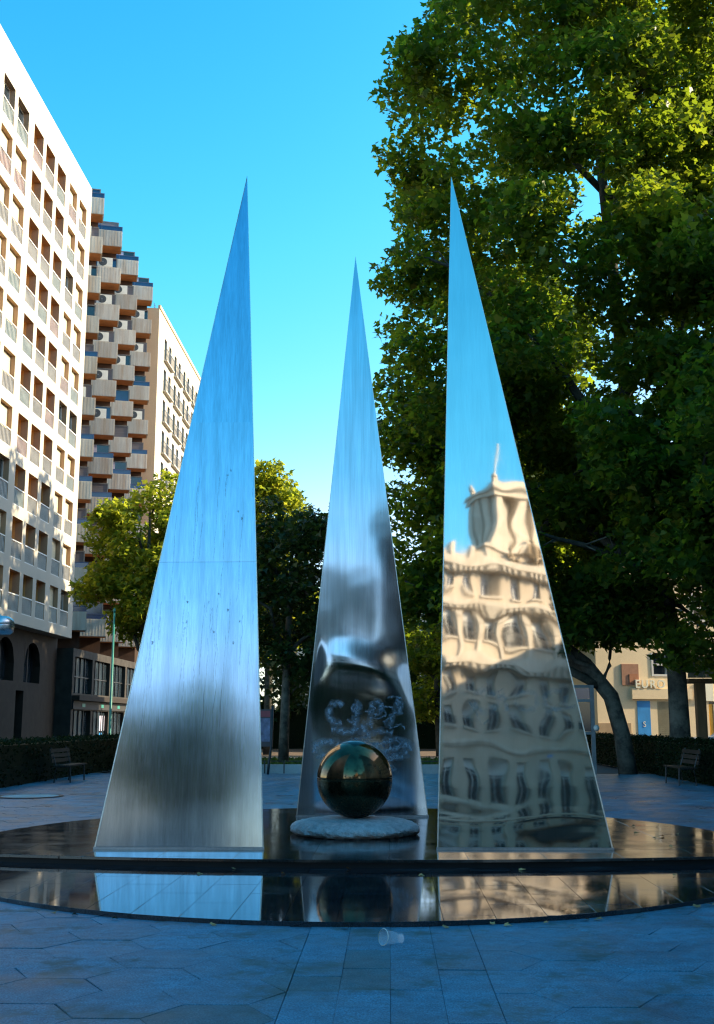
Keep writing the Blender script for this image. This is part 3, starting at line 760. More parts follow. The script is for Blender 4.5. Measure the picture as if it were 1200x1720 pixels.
# local frame: x outward (towards the plaza), y along the front
FW = 20.4
def row(z0, z1, wd, off=1.3, step=2.55, n=8): return [(off + step * i, off + step * i + wd, z0, z1) for i in range(n)]
rows = [row(1.0, 3.3, 1.5), row(4.3, 5.4, 1.4), row(6.4, 9.9, 1.4), row(12.9, 14.9, 1.3), row(15.9, 17.6, 1.2), row(20.4, 23.0, 1.35), row(24.7, 26.4, 1.2)]
hs = [h for r in rows for h in r]
mb = MB(); facade(mb, FW, -.05, 27.2, hs, .5); reveals(mb, hs, .5); shell(mb, FW, 13, -.05, 27.2); mb.obj('wall', M['tower_stone'], tw)
gl = {}
for r in rows:
    Wd = r[0][1] - r[0][0]; Hh = r[0][3] - r[0][2]
    me = MB().box(-.5, -.46, 0, Wd, 0, Hh).mesh('window', M['glass'])
    fm = MB(); fm.box(-.46, -.4, 0, .09, 0, Hh); fm.box(-.46, -.4, Wd - .09, Wd, 0, Hh); fm.box(-.46, -.4, Wd / 2 - .05, Wd / 2 + .05, 0, Hh); fm.box(-.46, -.4, .09, Wd - .09, Hh * .62, Hh * .62 + .09); fm.box(-.46, -.42, .09, Wd / 2 - .05, Hh * .72, Hh); fm.box(-.46, -.42, Wd / 2 + .05, Wd - .09, Hh * .72, Hh)
    fme = fm.mesh('frame', M['white_paint'])
    rl = railing_mesh(Wd + .3, M['iron'], 11, 1.0) if Hh > 1.9 else None
    sm = MB().box(0, .22, -.15, Wd + .15, -.25, -.004).mesh('sill', M['tower_trim'])
    for a, b, c, d in r:
        o = link('window', me, tw, (0, a, c)); link('frame', fme, o); link('sill', sm, o)
        if rl: link('railing', rl, o, (.2, -.15, 0))
for z, pr, h in ((5.75, .35, .4), (11.2, .3, .4), (18.3, .95, .75), (23.5, .55, .5), (26.9, .9, .8)):
    mb = MB(); mb.box(.002, pr, -.3, FW + .3, z, z + h); mb.box(.002, pr * .6, -.15, FW + .15, z - h * .6, z - .002)
    if pr > .5:
        for q in range(int(FW / .8)): mb.box(pr * .6 + .001, pr * .9, .2 + .8 * q, .55 + .8 * q, z - h * .55, z - .003)
    mb.obj('cornice', M['tower_trim'], tw)
for i in range(9):
    y = .45 + 2.55 * i
    MB().box(.002, .22, y, y + .55, 19.1, 22.9).box(.002, .3, y - .08, y + .63, 22.4, 22.88).obj('pilaster', M['tower_trim'], tw)
MB().box(.3, .55, 5.2, 12.8, 3.45, 4.15).obj('awning', M['ac_dark'], tw)
MB().box(.02, .05, 8.6, 9.4, 10.2, 10.5).obj('street_plate', M['poster_blue'], tw)
# parapet with attic piers, then the loggia tower
for i in range(10): y = .2 + 2.35 * i; MB().box(-.6, .15, y, y + .5, 27.72, 28.7).obj('parapet_pier', M['tower_trim'], tw)
MB().box(-.45, -.1, 0, FW, 27.71, 28.3).obj('parapet', M['tower_stone'], tw)
ty0, ty1, tx0, tx1 = 5.6, 13.0, -6.2, -.9
MB().box(tx0 - .7, tx1 + .5, ty0 - 1.4, ty1 + 1.4, 27.25, 29.3).obj('tower_base', M['tower_stone'], tw)
MB().box(tx0 - 1.0, tx1 + .8, ty0 - 1.7, ty1 + 1.7, 29.31, 29.75).obj('cornice', M['tower_trim'], tw)
for fx in (tx1 - 1.0, tx0):
    for k in range(4):
        y = ty0 + (ty1 - ty0 - 1.25) * k / 3
        mb = MB(); mb.add([(fx + d * (1 - q * .02), y + e * 1.25 + (.55 if e == 0 else -.55) * q - (.3 if e == 0 else -.3), 29.76 + 5.2 * q) for q in (0, 1) for d, e in ((0, 0), (1.0, 0), (1.0, 1), (0, 1))], [(0, 1, 2, 3), (4, 7, 6, 5), (0, 4, 5, 1), (1, 5, 6, 2), (2, 6, 7, 3), (3, 7, 4, 0)])
        mb.obj('column', M['tower_trim'], tw)
for y in (ty0, ty1 - 1.0):
    for k in (1, 2): x = tx0 + (tx1 - tx0 - 1) * k / 3; MB().box(x, x + 1, y, y + 1, 29.76, 34.95).obj('column', M['tower_trim'], tw)
MB().box(tx0 - .3, tx1 + .3, ty0 - .3, ty1 + .3, 34.97, 35.6).box(tx0 - .6, tx1 + .6, ty0 - .6, ty1 + .6, 35.61, 35.95).obj('cornice', M['tower_trim'], tw)
MB().box(tx0 + .3, tx1 - .3, ty0 + .3, ty1 - .3, 35.96, 36.6).obj('parapet', M['tower_stone'], tw)
for a in (tx0, tx1 - .7):
    for b in (ty0, ty1 - .7): MB().box(a, a + .7, b, b + .7, 35.97, 36.8).lathe([(.38, 36.8), (.5, 37.0), (.34, 37.4), (.1, 37.7)], 12, (a + .35, b + .35, 0)).obj('finial', M['tower_trim'], tw)
MB().tube([(tx1 - 2.2, 11.3, 35.95), (tx1 - 2.2, 11.3, 41.6)], .11, 8).obj('flagpole', M['white_paint'], tw)
# the carved group on the cornice: three seated figures
def figure(x, y, z, s, lean):
    mb = MB()
    mb.lathe([(.05, 0), (.62, .05), (.66, .45), (.42, .8), (.36, 1.1), (.5, 1.55), (.42, 1.85), (.15, 2.0), (.14, 2.1), (.24, 2.22), (.26, 2.4), (.2, 2.58), (.03, 2.66)], 12, (0, 0, 0))
    mb.tube([(.1, .45, 1.75), (.35, .75, 1.25), (.7, .6, .9)], [.17, .14, .1], 7); mb.tube([(.1, -.45, 1.75), (.5, -.7, 1.5), (.5, -.95, 2.0)], [.17, .14, .1], 7)
    mb.tube([(.1, .3, .6), (.85, .35, .75), (.95, .35, 0)], [.28, .24, .16], 8); mb.tube([(.1, -.3, .6), (.8, -.4, .6), (.85, -.45, 0)], [.28, .24, .16], 8)
    mb.v = [(x + a * s + lean * c_ * s * .2, y + b * s + lean * c_ * s * .35, z + c_ * s) for a, b, c_ in mb.v]
    return mb
for (y, s, ln) in ((7.4, .85, -.4), (9.6, 1.15, .1), (11.8, .85, .5)): figure(-.35, y, 27.72, s, ln).obj('carved_figure', M['sculpture'], tw, True)

# --- shop corner at the right, behind the trees
EB = R(-71); ec = (11.3, 62.6)
eb = thing('cream_shop_building', 'cream corner shop building with pale letters over a grilled shutter, behind the plane trees', 'building', (ec[0], ec[1], 0), EB)
en = Vector((math.cos(EB), math.sin(EB))); eu = Vector((-math.sin(EB), math.cos(EB)))
ehs = [(2.75, 3.95, .15, 2.75), (4.0, 5.95, .15, 2.72), (5.0 - .55, 5.95 - .35, 4.1, 5.4), (7.6, 8.8, .3, 2.75), (9.0, 12.4, .3, 2.75)]
ehs = [(2.45, 3.25, .15, 2.75), (3.7, 5.35, .15, 2.72), (3.45, 4.55, 4.1, 5.4), (7.0, 7.9, .3, 2.75), (8.4, 12.4, .3, 2.75)] + [(a, a + 1.2, z, z + 1.6) for z in (7.2, 10.4, 13.6) for a in (.8, 3.4, 6.2, 9.0, 11.8)]
EW = 16.0
mb = MB(); facade(mb, EW, -.05, 17.5, ehs, .25); reveals(mb, ehs, .25); shell(mb, EW, 14, -.05, 17.5); mb.obj('wall', M['cream_shop'], eb)
MB().box(.002, .05, 0, 2.0, -.05, 1.55).obj('dado', M['cream_dado'], eb)
MB().box(.002, .06, 1.55, 2.6, 3.6, 4.75).obj('brick_panel', M['brick_wall'], eb)
MB().box(.062, .09, 2.0, 2.5, 3.7, 4.2).obj('brick_panel', M['rust_wall'], eb)
MB().box(.003, .14, 2.1, 5.9, 2.85, 3.42).obj('fascia', M['cream_shop'], eb)
MB().box(.003, .05, 7.9, 14, 2.8, 3.9).obj('rust_fascia', M['rust_wall'], eb)
for a, b, c, d in ehs:
    g_ = MB().box(-.25, -.22, a, b, c, d).obj('window', M['glass'], eb)
    if 4 < c < 5 or c > 7:
        fr = MB(); fr.box(-.22, .03, a - .0, a + .12, c, d); fr.box(-.22, .03, b - .12, b, c, d); fr.box(-.22, .03, a + .12, b - .12, c, c + .12); fr.box(-.22, .03, a + .12, b - .12, (c + d) / 2 - .05, (c + d) / 2 + .05); fr.obj('frame', M['white_paint'], g_)
mb = MB()
a, b, c, d = ehs[1]
for i in range(18): y = a + .03 + (b - a - .06) * i / 17; mb.box(-.06, -.035, y - .014, y + .014, c, d)
for i in range(24): z = c + .03 + (d - c - .06) * i / 23; mb.box(-.034, -.01, a, b, z - .016, z + .016)
mb.obj('grille_shutter', M['shutter_metal'], eb)
MB().box(-.12, -.09, a, b, c, d).obj('shutter_backing', M['shutter_metal'], eb)
a, b, c, d = ehs[0]; pb = MB().box(-.05, .02, a, b, c, d).obj('poster', M['poster_blue'], eb)
def text(s, size, m, name, parent, loc, rot, ext=.04, off=0.):
    cu = bpy.data.curves.new(name, 'FONT'); cu.body = s; cu.size = size; cu.extrude = ext; cu.offset = off; cu.align_x = 'CENTER'
    tmp = bpy.data.objects.new('tmp', cu); C.objects.link(tmp); dg = bpy.context.evaluated_depsgraph_get()
    me = bpy.data.meshes.new_from_object(tmp.evaluated_get(dg)); bpy.data.objects.remove(tmp); me.name = name
    me.materials.clear(); me.materials.append(m); o = link(name, me, parent, loc); o.rotation_euler = rot; return o
for ch, y in (('E', 2.45), ('U', 2.9), ('R', 3.4), ('O', 3.93)): text(ch, .62, M['letter'], 'sign_letter', eb, (.12, y, 3.46), (PI / 2, 0, PI / 2), .05, .012)
text('S', .42, M['letter'], 'poster_letter', pb, (.03, (a + b) / 2, 1.35), (PI / 2, 0, PI / 2), .004)
for y, m in ((7.1, 'yellow'), (7.38, 'letter'), (7.62, 'rubber')): MB().box(-.2, -.1, y, y + .2, .35, 2.6).obj('door_strip', M[m], eb)
MB().box(.002, .08, 6.3, 7.3, 2.76, 3.75).obj('white_panel', M['letter'], eb)

# parked car, half hidden behind the right hedge
car = thing('parked_car', 'pale grey car parked in front of the cream shop, mostly hidden by the hedge', 'car', (15.6, 52, 0), 0)
mb = MB()
prof = [(-2.1, .35), (-2.12, .75), (-1.95, .92), (-1.0, 1.0), (-.45, 1.42), (.9, 1.45), (1.55, 1.02), (2.05, .9), (2.1, .4)]
for sgn in (1,):
    n = len(prof); v = []
    for y, k in ((-.82, 1), (-.86, 1), (.86, 1), (.82, 1)): pass
    v = [(x, y * (1 - max(0, z - .95) * .38), z) for y in (-.85, .85) for x, z in prof]
    f = [tuple(range(n)), tuple(range(2 * n - 1, n - 1, -1))] + [(i, (i + 1) % n, n + (i + 1) % n, n + i) for i in range(n)]
    mb.add(v, f)
mb.obj('body', M['car_paint'], car)
MB().add([(-.93, -.70, 1.02), (-.93, .70, 1.02), (-.46, .62, 1.39), (-.46, -.62, 1.39)], [(0, 1, 2, 3)]).obj('windscreen', M['glass'], car).location = (-.03, 0, .02)
for s_ in (-1, 1): MB().add([(-.8, s_ * .842, 1.03), (1.35, s_ * .842, 1.03), (.85, s_ * .72, 1.38), (-.42, s_ * .72, 1.38)], [(0, 1, 2, 3)]).obj('side_window', M['glass'], car).location = (0, s_ * .02, 0)
whl = MB().lathe([(.31, -.1), (.33, -.06), (.33, .06), (.31, .1)], 20).mesh('wheel', M['rubber']); rim = MB().lathe([(.2, -.105), (.2, .105)], 16).mesh('rim', M['lamp_metal'])
for x in (-1.35, 1.3):
    for y in (-.8, .8): o = link('wheel', whl, car, (x, y, .33)); o.rotation_euler = (PI / 2, 0, 0); link('rim', rim, o)
for y in (-.6, .6): MB().box(-2.14, -2.08, y - .18, y + .18, .62, .78).obj('headlight', M['glass'], car)

# ------------------------------------------------------------------ leaves and trees
LEAF = np.array([(0, 0), (.30, -.06), (.52, .36), (.25, .44), (0, 1.0), (-.25, .44), (-.52, .36), (-.30, -.06)], dtype=np.float64)
LEAF_S = np.array([(0, 0), (.36, .42), (0, 1.0), (-.36, .42)], dtype=np.float64)
def leaf_mesh(name, cen, size, m, up=.55, shape=LEAF, r=rng):
    n = len(cen); k = len(shape)
    nv = r.normal(size=(n, 3)); nv /= np.linalg.norm(nv, axis=1)[:, None]; nv[:, 2] = np.abs(nv[:, 2]) * .6 + up; nv /= np.linalg.norm(nv, axis=1)[:, None]
    a = r.normal(size=(n, 3)); a[:, 2] -= .5; a -= nv * (a * nv).sum(1)[:, None]; a /= np.linalg.norm(a, axis=1)[:, None]; b = np.cross(nv, a)
    sz = (size * r.uniform(.45, 1.35, n))[:, None, None]
    fold = np.abs(shape[:, 0])[None, :, None] * r.uniform(-.1, .45, n)[:, None, None]; curl = (shape[:, 1] ** 2)[None, :, None] * r.uniform(-.35, .1, n)[:, None, None]
    P = cen[:, None, :] + sz * (shape[None, :, 0, None] * b[:, None, :] + shape[None, :, 1, None] * a[:, None, :] + (fold + curl) * nv[:, None, :])
    me = bpy.data.meshes.new(name); me.vertices.add(n * k); me.vertices.foreach_set('co', P.reshape(-1))
    me.loops.add(n * k); me.loops.foreach_set('vertex_index', np.arange(n * k, dtype=np.int32))
    me.polygons.add(n); me.polygons.foreach_set('loop_start', np.arange(0, n * k, k, dtype=np.int32)); me.polygons.foreach_set('loop_total', np.full(n, k, dtype=np.int32))
    me.update(); me.validate(); me.materials.append(m); return me
def clump_points(cl, per, r=rng):
    out = []
    for x, y, z, rad in cl:
        n = max(5, int(per * rad ** 2)); v = r.normal(size=(n, 3)); v /= np.linalg.norm(v, axis=1)[:, None]
        v *= (rad * r.uniform(.25, 1.08, n) ** .6)[:, None]; v[:, 2] *= .72
        out.append(v + np.array([x, y, z]))
    return np.concatenate(out)
def crown_clumps(c, rad, n, cr, seed, shell=.55, pw=2.6, zmin=None):
    r = np.random.default_rng(seed); out = []
    while len(out) < n:
        v = r.uniform(-1, 1, 3); d = (abs(v) ** pw).sum()
        if d > 1 or d < shell * r.uniform(0, 1): continue
        nz = noise.noise(Vector((v[0] * 2.1 + seed, v[1] * 2.1, v[2] * 2.1)))
        if d > .72 + .5 * nz: continue
        if nz < -.22 and r.uniform() < .85: continue
        p = np.array(c) + v * np.array(rad)
        if zmin and p[2] < zmin: continue
        out.append((*p, cr * r.uniform(.7, 1.3)))
    return out
def limbs(trunk_pts, trunk_r, cl, every, seed, m, parent, rb=.12):
    r = random.Random(seed); MB().tube(trunk_pts, trunk_r, 12).obj('trunk', m, parent, True)
    T = [Vector(p) for p in trunk_pts]; mb = MB(); E = [Vector(c[:3]) for c in cl]
    nprim = max(4, min(12, len(E) // 9)); prim = [max(range(len(E)), key=lambda i: (E[i] - T[-1]).length)]
    while len(prim) < nprim: prim.append(max(range(len(E)), key=lambda i: min((E[i] - E[p]).length for p in prim)))
    nodes = []
    lo = T[-1].z * .22
    for q in prim:
        e = E[q]; zt = max(lo, e.z - .75 * math.hypot(e.x - T[-1].x, e.y - T[-1].y) - r.uniform(0, 1))
        k = min(range(1, len(T)), key=lambda i: abs(T[i].z - zt)); k0 = max(1, k - 1 if T[k].z > zt else k); k1 = min(len(T) - 1, k0 + 1)
        f = min(1, max(0, (zt - T[k0].z) / ((T[k1].z - T[k0].z) or 1))); s0 = T[k0].lerp(T[k1], f); L = (e - s0).length
        r0 = min((trunk_r[k0] * (1 - f) + trunk_r[k1] * f) * .7, rb * (.5 + L / 10)); pts = []
        for w_ in range(7):
            t_ = w_ / 6; p = s0.lerp(e, t_) + Vector((0, 0, L * .10 * math.sin(PI * t_) * (1 if t_ < .9 else 0)))
            if 0 < w_ < 6: p += Vector((r.gauss(0, .035), r.gauss(0, .035), r.gauss(0, .03))) * L
            pts.append(p)
        mb.tube(pts, [r0 * (1 - .9 * w_ / 6) + .012 for w_ in range(7)], 7); nodes += pts[2:6]
    for q in range(0, len(E), every):
        e = E[q]; s0 = min(nodes, key=lambda p: (p - e).length + (2 if p.z > e.z else 0)); L = (e - s0).length
        if L > 2.6: continue
        mid = s0.lerp(e, .5) + Vector((r.gauss(0, .045) * L, r.gauss(0, .045) * L, .12 * L)); r0 = .02 + .006 * L
        mb.tube([s0, s0.lerp(mid, .5), mid, mid.lerp(e, .6) + Vector((0, 0, .03 * L)), e], [r0, r0 * .85, r0 * .65, r0 * .45, .01], 5)
    mb.obj('limbs', m, parent, True)
def tree(label, base, trunk, tr, cl, per, size, m, seed, every=3, bark='bark', group=None, shape=LEAF, up=.55, nm='plane_tree', singles=0):
    t = thing(nm, label, 'tree', base, 0, group); B_ = np.array(base)
    loc = [(x - B_[0], y - B_[1], z - B_[2], r_) for x, y, z, r_ in cl]
    limbs([tuple(np.array(p) - B_) for p in trunk], tr, loc, every, seed, M[bark], t)
    pts = clump_points(loc, per, np.random.default_rng(seed)); r = np.random.default_rng(seed + 1)
    o = link('crown', leaf_mesh('crown', pts, size, M[m], up, shape, r), t); o['kind'] = 'stuff'
    if singles:
        fr = pts[np.argsort(pts[:, 1] + r.uniform(0, 2.5, len(pts)))[:singles * 4]]; fr = fr[r.choice(len(fr), singles, False)]
        ms = [leaf_mesh('leaf', np.zeros((1, 3)), size * 1.15, M[m], .3, shape, r) for _ in range(8)]
        for k, p in enumerate(fr): l = link('leaf', ms[k % 8], t, tuple(p - np.array([0, .25, 0]))); l.rotation_euler = (r.uniform(-.6, .6), r.uniform(-.6, .6), r.uniform(0, 6.28))
    return t
# big plane tree A: fills the upper right
cA = crown_clumps((6.2, 36, 17.2), (6.6, 5.8, 12.6), 350, 1.05, 11, .4, 3.4)
cA += [(8.6 + .9 * (k % 4) + .3 * noise.noise(Vector((k, 1, 2))), 34.2 + 1.1 * (k % 3), 3.75 + .6 * (k // 3), .95) for k in range(27)]
cA += [(5.9 + .42 * (k % 7), 35.2 + .8 * (k % 3), 4.35 + .75 * (k // 7) + .25 * (k % 2), .72) for k in range(21)]
cA += [(7.2 + 3.6 * random.random(), 32.6 + 1.6 * random.random(), 8 + 17 * random.random(), 1.05) for k in range(60)]
cA = [c_ for c_ in cA if c_[0] > .55 or c_[2] < 14.5]
cA = [c_ for c_ in cA if c_[2] < 25 or c_[0] > .9 + (c_[2] - 25) * .45]
cA += [(-.1, 35, 22.6, .75), (.9, 35, 22.8, .9), (1.6, 35.5, 22.2, 1.0), (.1, 35, 20.3, .6), (.6, 35, 19.7, .9), (1.6, 35.5, 19.4, 1.1), (-.55, 35, 16.3, .7), (.3, 35, 15.9, .95), (1.2, 35.5, 15.6, 1.1), (.0, 36, 13.6, .8), (.9, 36, 12.6, 1.1), (2.0, 35, 27.0, .8), (2.6, 35, 25.9, 1.1), (.9, 35.5, 24.4, .7)]
cA = [c_ for c_ in cA if c_[0] - .75 * c_[3] > c_[1] * (-.015 + max(0, (c_[2] - 1.6) / c_[1] - .60) * .47)]   # the crown's left side slopes back near the top
tree('huge plane tree with the widest crown, filling the upper right over the mirror pyramid', (9.0, 36, 0),
     [(9.0, 36, -.1), (9.0, 36, .5), (9.02, 36, 1.5), (9.0, 36, 3.4), (8.85, 36, 4.8), (8.4, 36, 7), (7.9, 36, 11), (7.6, 36, 16), (7.2, 36, 22), (7, 36, 27)], [.52, .36, .32, .29, .30, .27, .24, .2, .14, .05], cA, 250, .225, 'leaf', 21, 2, singles=140)
# leaning tree B, lower left of it
cB = crown_clumps((4.3, 37.6, 8.9), (4.5, 3.6, 5.2), 95, 1.05, 23, .4, 2.8, 3.6) + [(5.2 + .5 * k, 36.2 + .5 * (k % 3), 4.3 + .35 * (k % 2), .7) for k in range(6)] + [(6.0 + .5 * k, 37, 5.4, .9) for k in range(5)]
tree('leaning plane tree whose low crown hangs between the middle and mirror pyramids', (7.5, 36.6, 0),
     [(7.5, 36.6, -.1), (7.35, 36.6, 1.2), (7.05, 36.6, 2.4), (6.3, 36.7, 3.4), (5.2, 37, 4.4), (4.4, 37.4, 6.5), (4.2, 37.6, 9), (4.2, 37.6, 12)], [.31, .26, .25, .24, .2, .17, .12, .04], cB, 280, .235, 'leaf', 29, 3, singles=40)
# leaning tree C from beyond the right edge
cC = crown_clumps((12.0, 31, 11.5), (5.0, 4.6, 7.2), 110, 1.1, 37, .5, 3.0, 4.8)
tree('plane tree leaning in from the right edge with a bare pale limb', (13.2, 36, 0),
     [(13.2, 36, -.1), (12.6, 36, 1.6), (11.4, 35.8, 3.3), (10.3, 35.4, 4.7), (9.7, 34.6, 6.5), (10.6, 33, 9), (11.6, 32, 13), (12, 31.5, 17.5)], [.42, .37, .34, .3, .25, .2, .14, .05], cC + [(11.2, 33, 5.6, 1.0), (10.6, 32, 6.6, 1.1), (9.7, 33, 6.2, 1.0), (9.2, 31.5, 7.4, 1.2), (10.2, 30.5, 5.4, .8), (8.4, 32.5, 6.6, 1.0), (8.0, 31.5, 8.3, 1.2), (7.4, 33.5, 7.2, 1.0), (9.3, 33, 4.9, .7), (11.8, 31.5, 4.9, .8)], 235, .235, 'leaf', 43, 3, singles=90)
# row further down the right side
for k, (x, y, h) in enumerate(((7.8, 63.5, 29), (7.6, 72, 29), (7.6, 81, 27))):
    c_ = crown_clumps((x, y, h * .6), (3.6, 4.8, h * .4), 190, 1.3, 51 + k, .4)
    tree(('plane tree close in front of the cream shop building', 'distant plane tree past the cream shop building', 'farthest tall plane tree on the right of the avenue')[k], (x, y, 0), [(x, y, -.1), (x, y, 3), (x + .2, y, 8), (x, y, h * .8)], [.35, .3, .22, .05], c_, 60, .5, 'leaf', 61 + k, 4, group='plane trees down the right side of the avenue')
# left and middle background trees
cD = crown_clumps((-11.4, 53, 9.0), (2.9, 2.6, 4.3), 90, .85, 71, .4, 2.4)
tree('tree with sunlit yellow green put into its leaf colour, before the stepped balcony block', (-11.3, 53, 0), [(-11.3, 53, -.1), (-11.3, 53, 4), (-11.4, 53, 8), (-11.4, 53, 12)], [.26, .2, .13, .03], cD, 270, .25, 'leaf_sunlit', 73, 3, nm='broadleaf_tree')
cE = crown_clumps((-5.7, 54, 9.2), (2.3, 2.4, 5.0), 55, .85, 81, .4, 2.3)
tree('sunlit tree with a yellow top behind the dark one between the left and middle pyramids', (-5.7, 54, 0), [(-5.7, 54, -.1), (-5.7, 54, 4), (-5.7, 54, 13)], [.22, .18, .03], cE, 230, .26, 'leaf_sunlit', 83, 3, nm='broadleaf_tree')
cF = crown_clumps((-3.75, 43.5, 6.3), (2.2, 2.2, 3.9), 60, .8, 91, .4, 2.5) + [(-2.0, 43.5, 8.9, .5), (-1.95, 43.4, 9.9, .35), (-4.6, 43.5, 10.0, .5)]
tree('dark leafy tree between the left and middle pyramids, in front of the yellow topped tree', (-3.95, 43, 0), [(-3.95, 43, -.1), (-3.9, 43, 2.2), (-3.8, 43.3, 6), (-3.7, 43.5, 9.5)], [.21, .17, .11, .03], cF, 290, .22, 'leaf_shaded', 93, 3, nm='broadleaf_tree')
cG = crown_clumps((2.0, 52, 5.3), (2.0, 2.2, 4.0), 50, .8, 101, .4, 2.4)
tree('small tree with a yellowish top between the middle and mirror pyramids', (2.3, 52, 0), [(2.3, 52, -.1), (2.2, 52, 3), (2.0, 52, 8)], [.2, .15, .03], cG, 260, .23, 'leaf', 103, 3, nm='broadleaf_tree')
for k, (x, y, h, lab) in enumerate(((-8, 68, 9, 'background tree behind the yellow topped tree'), (-1.5, 70, 8.5, 'background tree straight behind the middle pyramid'), (3.5, 69, 8, 'background tree behind the small yellowish tree'), (7.5, 75, 9, 'background tree behind the leaning plane tree'))):
    c_ = crown_clumps((x, y, h * .5), (3.2, 2.4, h * .5), 60, 1.0, 111 + k, .3, 3.4)
    tree(lab, (x, y, 0), [(x, y, -.1), (x, y, 2), (x, y, h * .8)], [.2, .16, .03], c_, 120, .34, 'leaf_shaded', 121 + k, 4, nm='broadleaf_tree', group='background trees of the avenue garden')
# two trees behind the camera that the sheets mirror
cI = crown_clumps((-12, -40, 6.9), (4.1, 3.6, 3.7), 70, 1.1, 131, .4, 2.2)
tree('round crowned tree behind the camera, mirrored in the streaky pyramid', (-12, -40, 0), [(-12, -40, -.1), (-12, -40, 3), (-12, -40, 8.5)], [.3, .24, .05], cI, 170, .34, 'leaf', 133, 4, nm='broadleaf_tree')
cJ = crown_clumps((11.0, -26, 11.6), (3.2, 2.6, 2.5), 34, .9, 141, .3, 2.2)
tree('slender tree behind the camera, its boughs crossing the mirrored stone tower', (12.2, -26, 0), [(12.2, -26, -.1), (12.2, -26, 5), (11.6, -26, 9), (11, -26, 13)], [.24, .2, .14, .03], cJ, 130, .3, 'leaf_shaded', 143, 3, nm='broadleaf_tree')
cK = crown_clumps((-2.4, -36, 5.6), (4.6, 3, 3.4), 50, 1.1, 151, .4, 2.2)
tree('broad low tree behind the camera, mirrored in the middle pyramid', (-2.4, -36, 0), [(-2.4, -36, -.1), (-2.4, -36, 2.5), (-2.4, -36, 7)], [.28, .22, .05], cK, 120, .34, 'leaf_shaded', 153, 4, nm='broadleaf_tree')

# ------------------------------------------------------------------ hedges, garden bed, low fence
def hedge(label, x0, x1, y0, y1, h, n, seed):
    t = thing('hedge', label, 'hedge', ((x0 + x1) / 2, y0, 0)); cx = (x0 + x1) / 2; r = np.random.default_rng(seed)
    MB().box(x0 - cx + .08, x1 - cx - .08, .08, y1 - y0 - .08, -.05, h - .08).obj('twig_core', M['hedge_leaf'], t)
    p = np.stack([r.uniform(x0 - cx, x1 - cx, n), r.uniform(0, y1 - y0, n), r.uniform(.02, h, n)], 1)
    f = r.integers(0, 3, n); p[f == 0, 0] = np.where(r.uniform(size=(f == 0).sum()) < .5, x0 - cx, x1 - cx) + r.normal(0, .035, (f == 0).sum())
    p[f == 1, 2] = h + r.normal(0, .03, (f == 1).sum()); e = f == 2; p[e, 1] = np.where(r.uniform(size=e.sum()) < .7, 0, y1 - y0) + r.normal(0, .03, e.sum())
    o = link('foliage', leaf_mesh('foliage', p, .075, M['hedge_leaf'], .1, LEAF_S, r), t); o['kind'] = 'stuff'
hedge('long clipped dark hedge on the left side of the plaza, behind the left bench', -10.7, -9.5, 24.5, 70, 1.1, 26000, 5)
hedge('tall dark hedge closing the back of the garden bed', -13, 8, 66.5, 68, 2.4, 9000, 8)
hedge('long clipped dark hedge on the right side of the plaza, behind the right bench', 8.25, 9.3, 20, 50, 1.08, 26000, 6)
for x0, x1, nm_ in ((-12.4, -9.4, 'planting_bed'), (8.2, 14.5, 'planting_bed')):
    tag(MB().quad((x0, 18, -.012), (x1, 18, -.012), (x1, 58, -.012), (x0, 58, -.012)).obj(nm_, M['soil']), kind='structure')
tag(MB().box(-8.6, 4.9, 37.02, 66, -.05, .10).obj('garden_bed', M['soil']), kind='structure')
tag(MB().quad((-8.4, 47, .108), (4.7, 47, .108), (4.7, 51, .108), (-8.4, 51, .108)).obj('sand_path', M['path_sand']), kind='structure')
r = np.random.default_rng(77); n = 26000; p = np.stack([r.uniform(-8.4, 4.7, n), r.uniform(37.3, 46.8, n), np.full(n, .11)], 1)
tag(link('grass', leaf_mesh('grass', p, .13, M['grass'], -.35, LEAF_S, r)), kind='stuff')
kw = thing('kerb_wall', 'low pale stone kerb wall round the garden bed behind the pyramids', 'wall', (-.5, 36.95, 0))
for k in range(11): a = -8.1 + 1.162 * k; MB().box(a + .004, a + 1.158, -.10, .06, -.04, .27 + random.uniform(-.004, .004)).obj('kerb_stone', M['kerb'], kw)
lf = thing('low_fence', 'low thin black iron fence in front of the pale kerb wall', 'fence', (-.5, 36.7, 0))
pm = MB().box(-.018, .018, -.018, .018, 0, .37).mesh('post', M['iron'])
for k in range(21): link('post', pm, lf, (-7.8 + .62 * k, 0, 0))
MB().box(-7.82, 4.62, -.012, .012, .37, .395).obj('rail', M['iron'], lf)

# ------------------------------------------------------------------ benches, lamp, sign, kiosk, frame, pole
def bench(label, loc, rz):
    t = thing('park_bench', label, 'bench', loc, rz, 'benches along the hedges')
    for k in range(4): link('seat_slat', MB().box(-.045, .045, -.9, .9, -.018, .018).mesh('seat_slat', M['bench_wood']), t, (-.18 + .115 * k, 0, .45))
    for k in range(3):
        o = link('back_slat', MB().box(-.015, .015, -.9, .9, -.05, .05).mesh('back_slat', M['bench_wood']), t, (-.27 - .03 * k, 0, .58 + .13 * k)); o.rotation_euler = (0, -.22, 0)
    for y in (-.7, .7):
        MB().tube([(.2, y, 0), (.18, y, .42), (-.2, y, .42), (-.24, y, 0)], .022, 6).tube([(-.2, y, .42), (-.36, y, .92)], .02, 6).obj('iron_frame', M['bench_iron'], t)
    return t
bench('dark slatted park bench against the left hedge', (-8.75, 31.6, 0), 0)
bench('dark slatted park bench against the right hedge', (7.6, 30.6, 0), PI)
lp = thing('street_lamp', 'drum shaped bright metal street lamp at the left edge', 'street lamp', (-7.32, 21, 0))
MB().lathe([(.075, 0), (.085, .25), (.06, .3), (.05, 3.2)], 12).obj('post', M['iron'], lp, True)
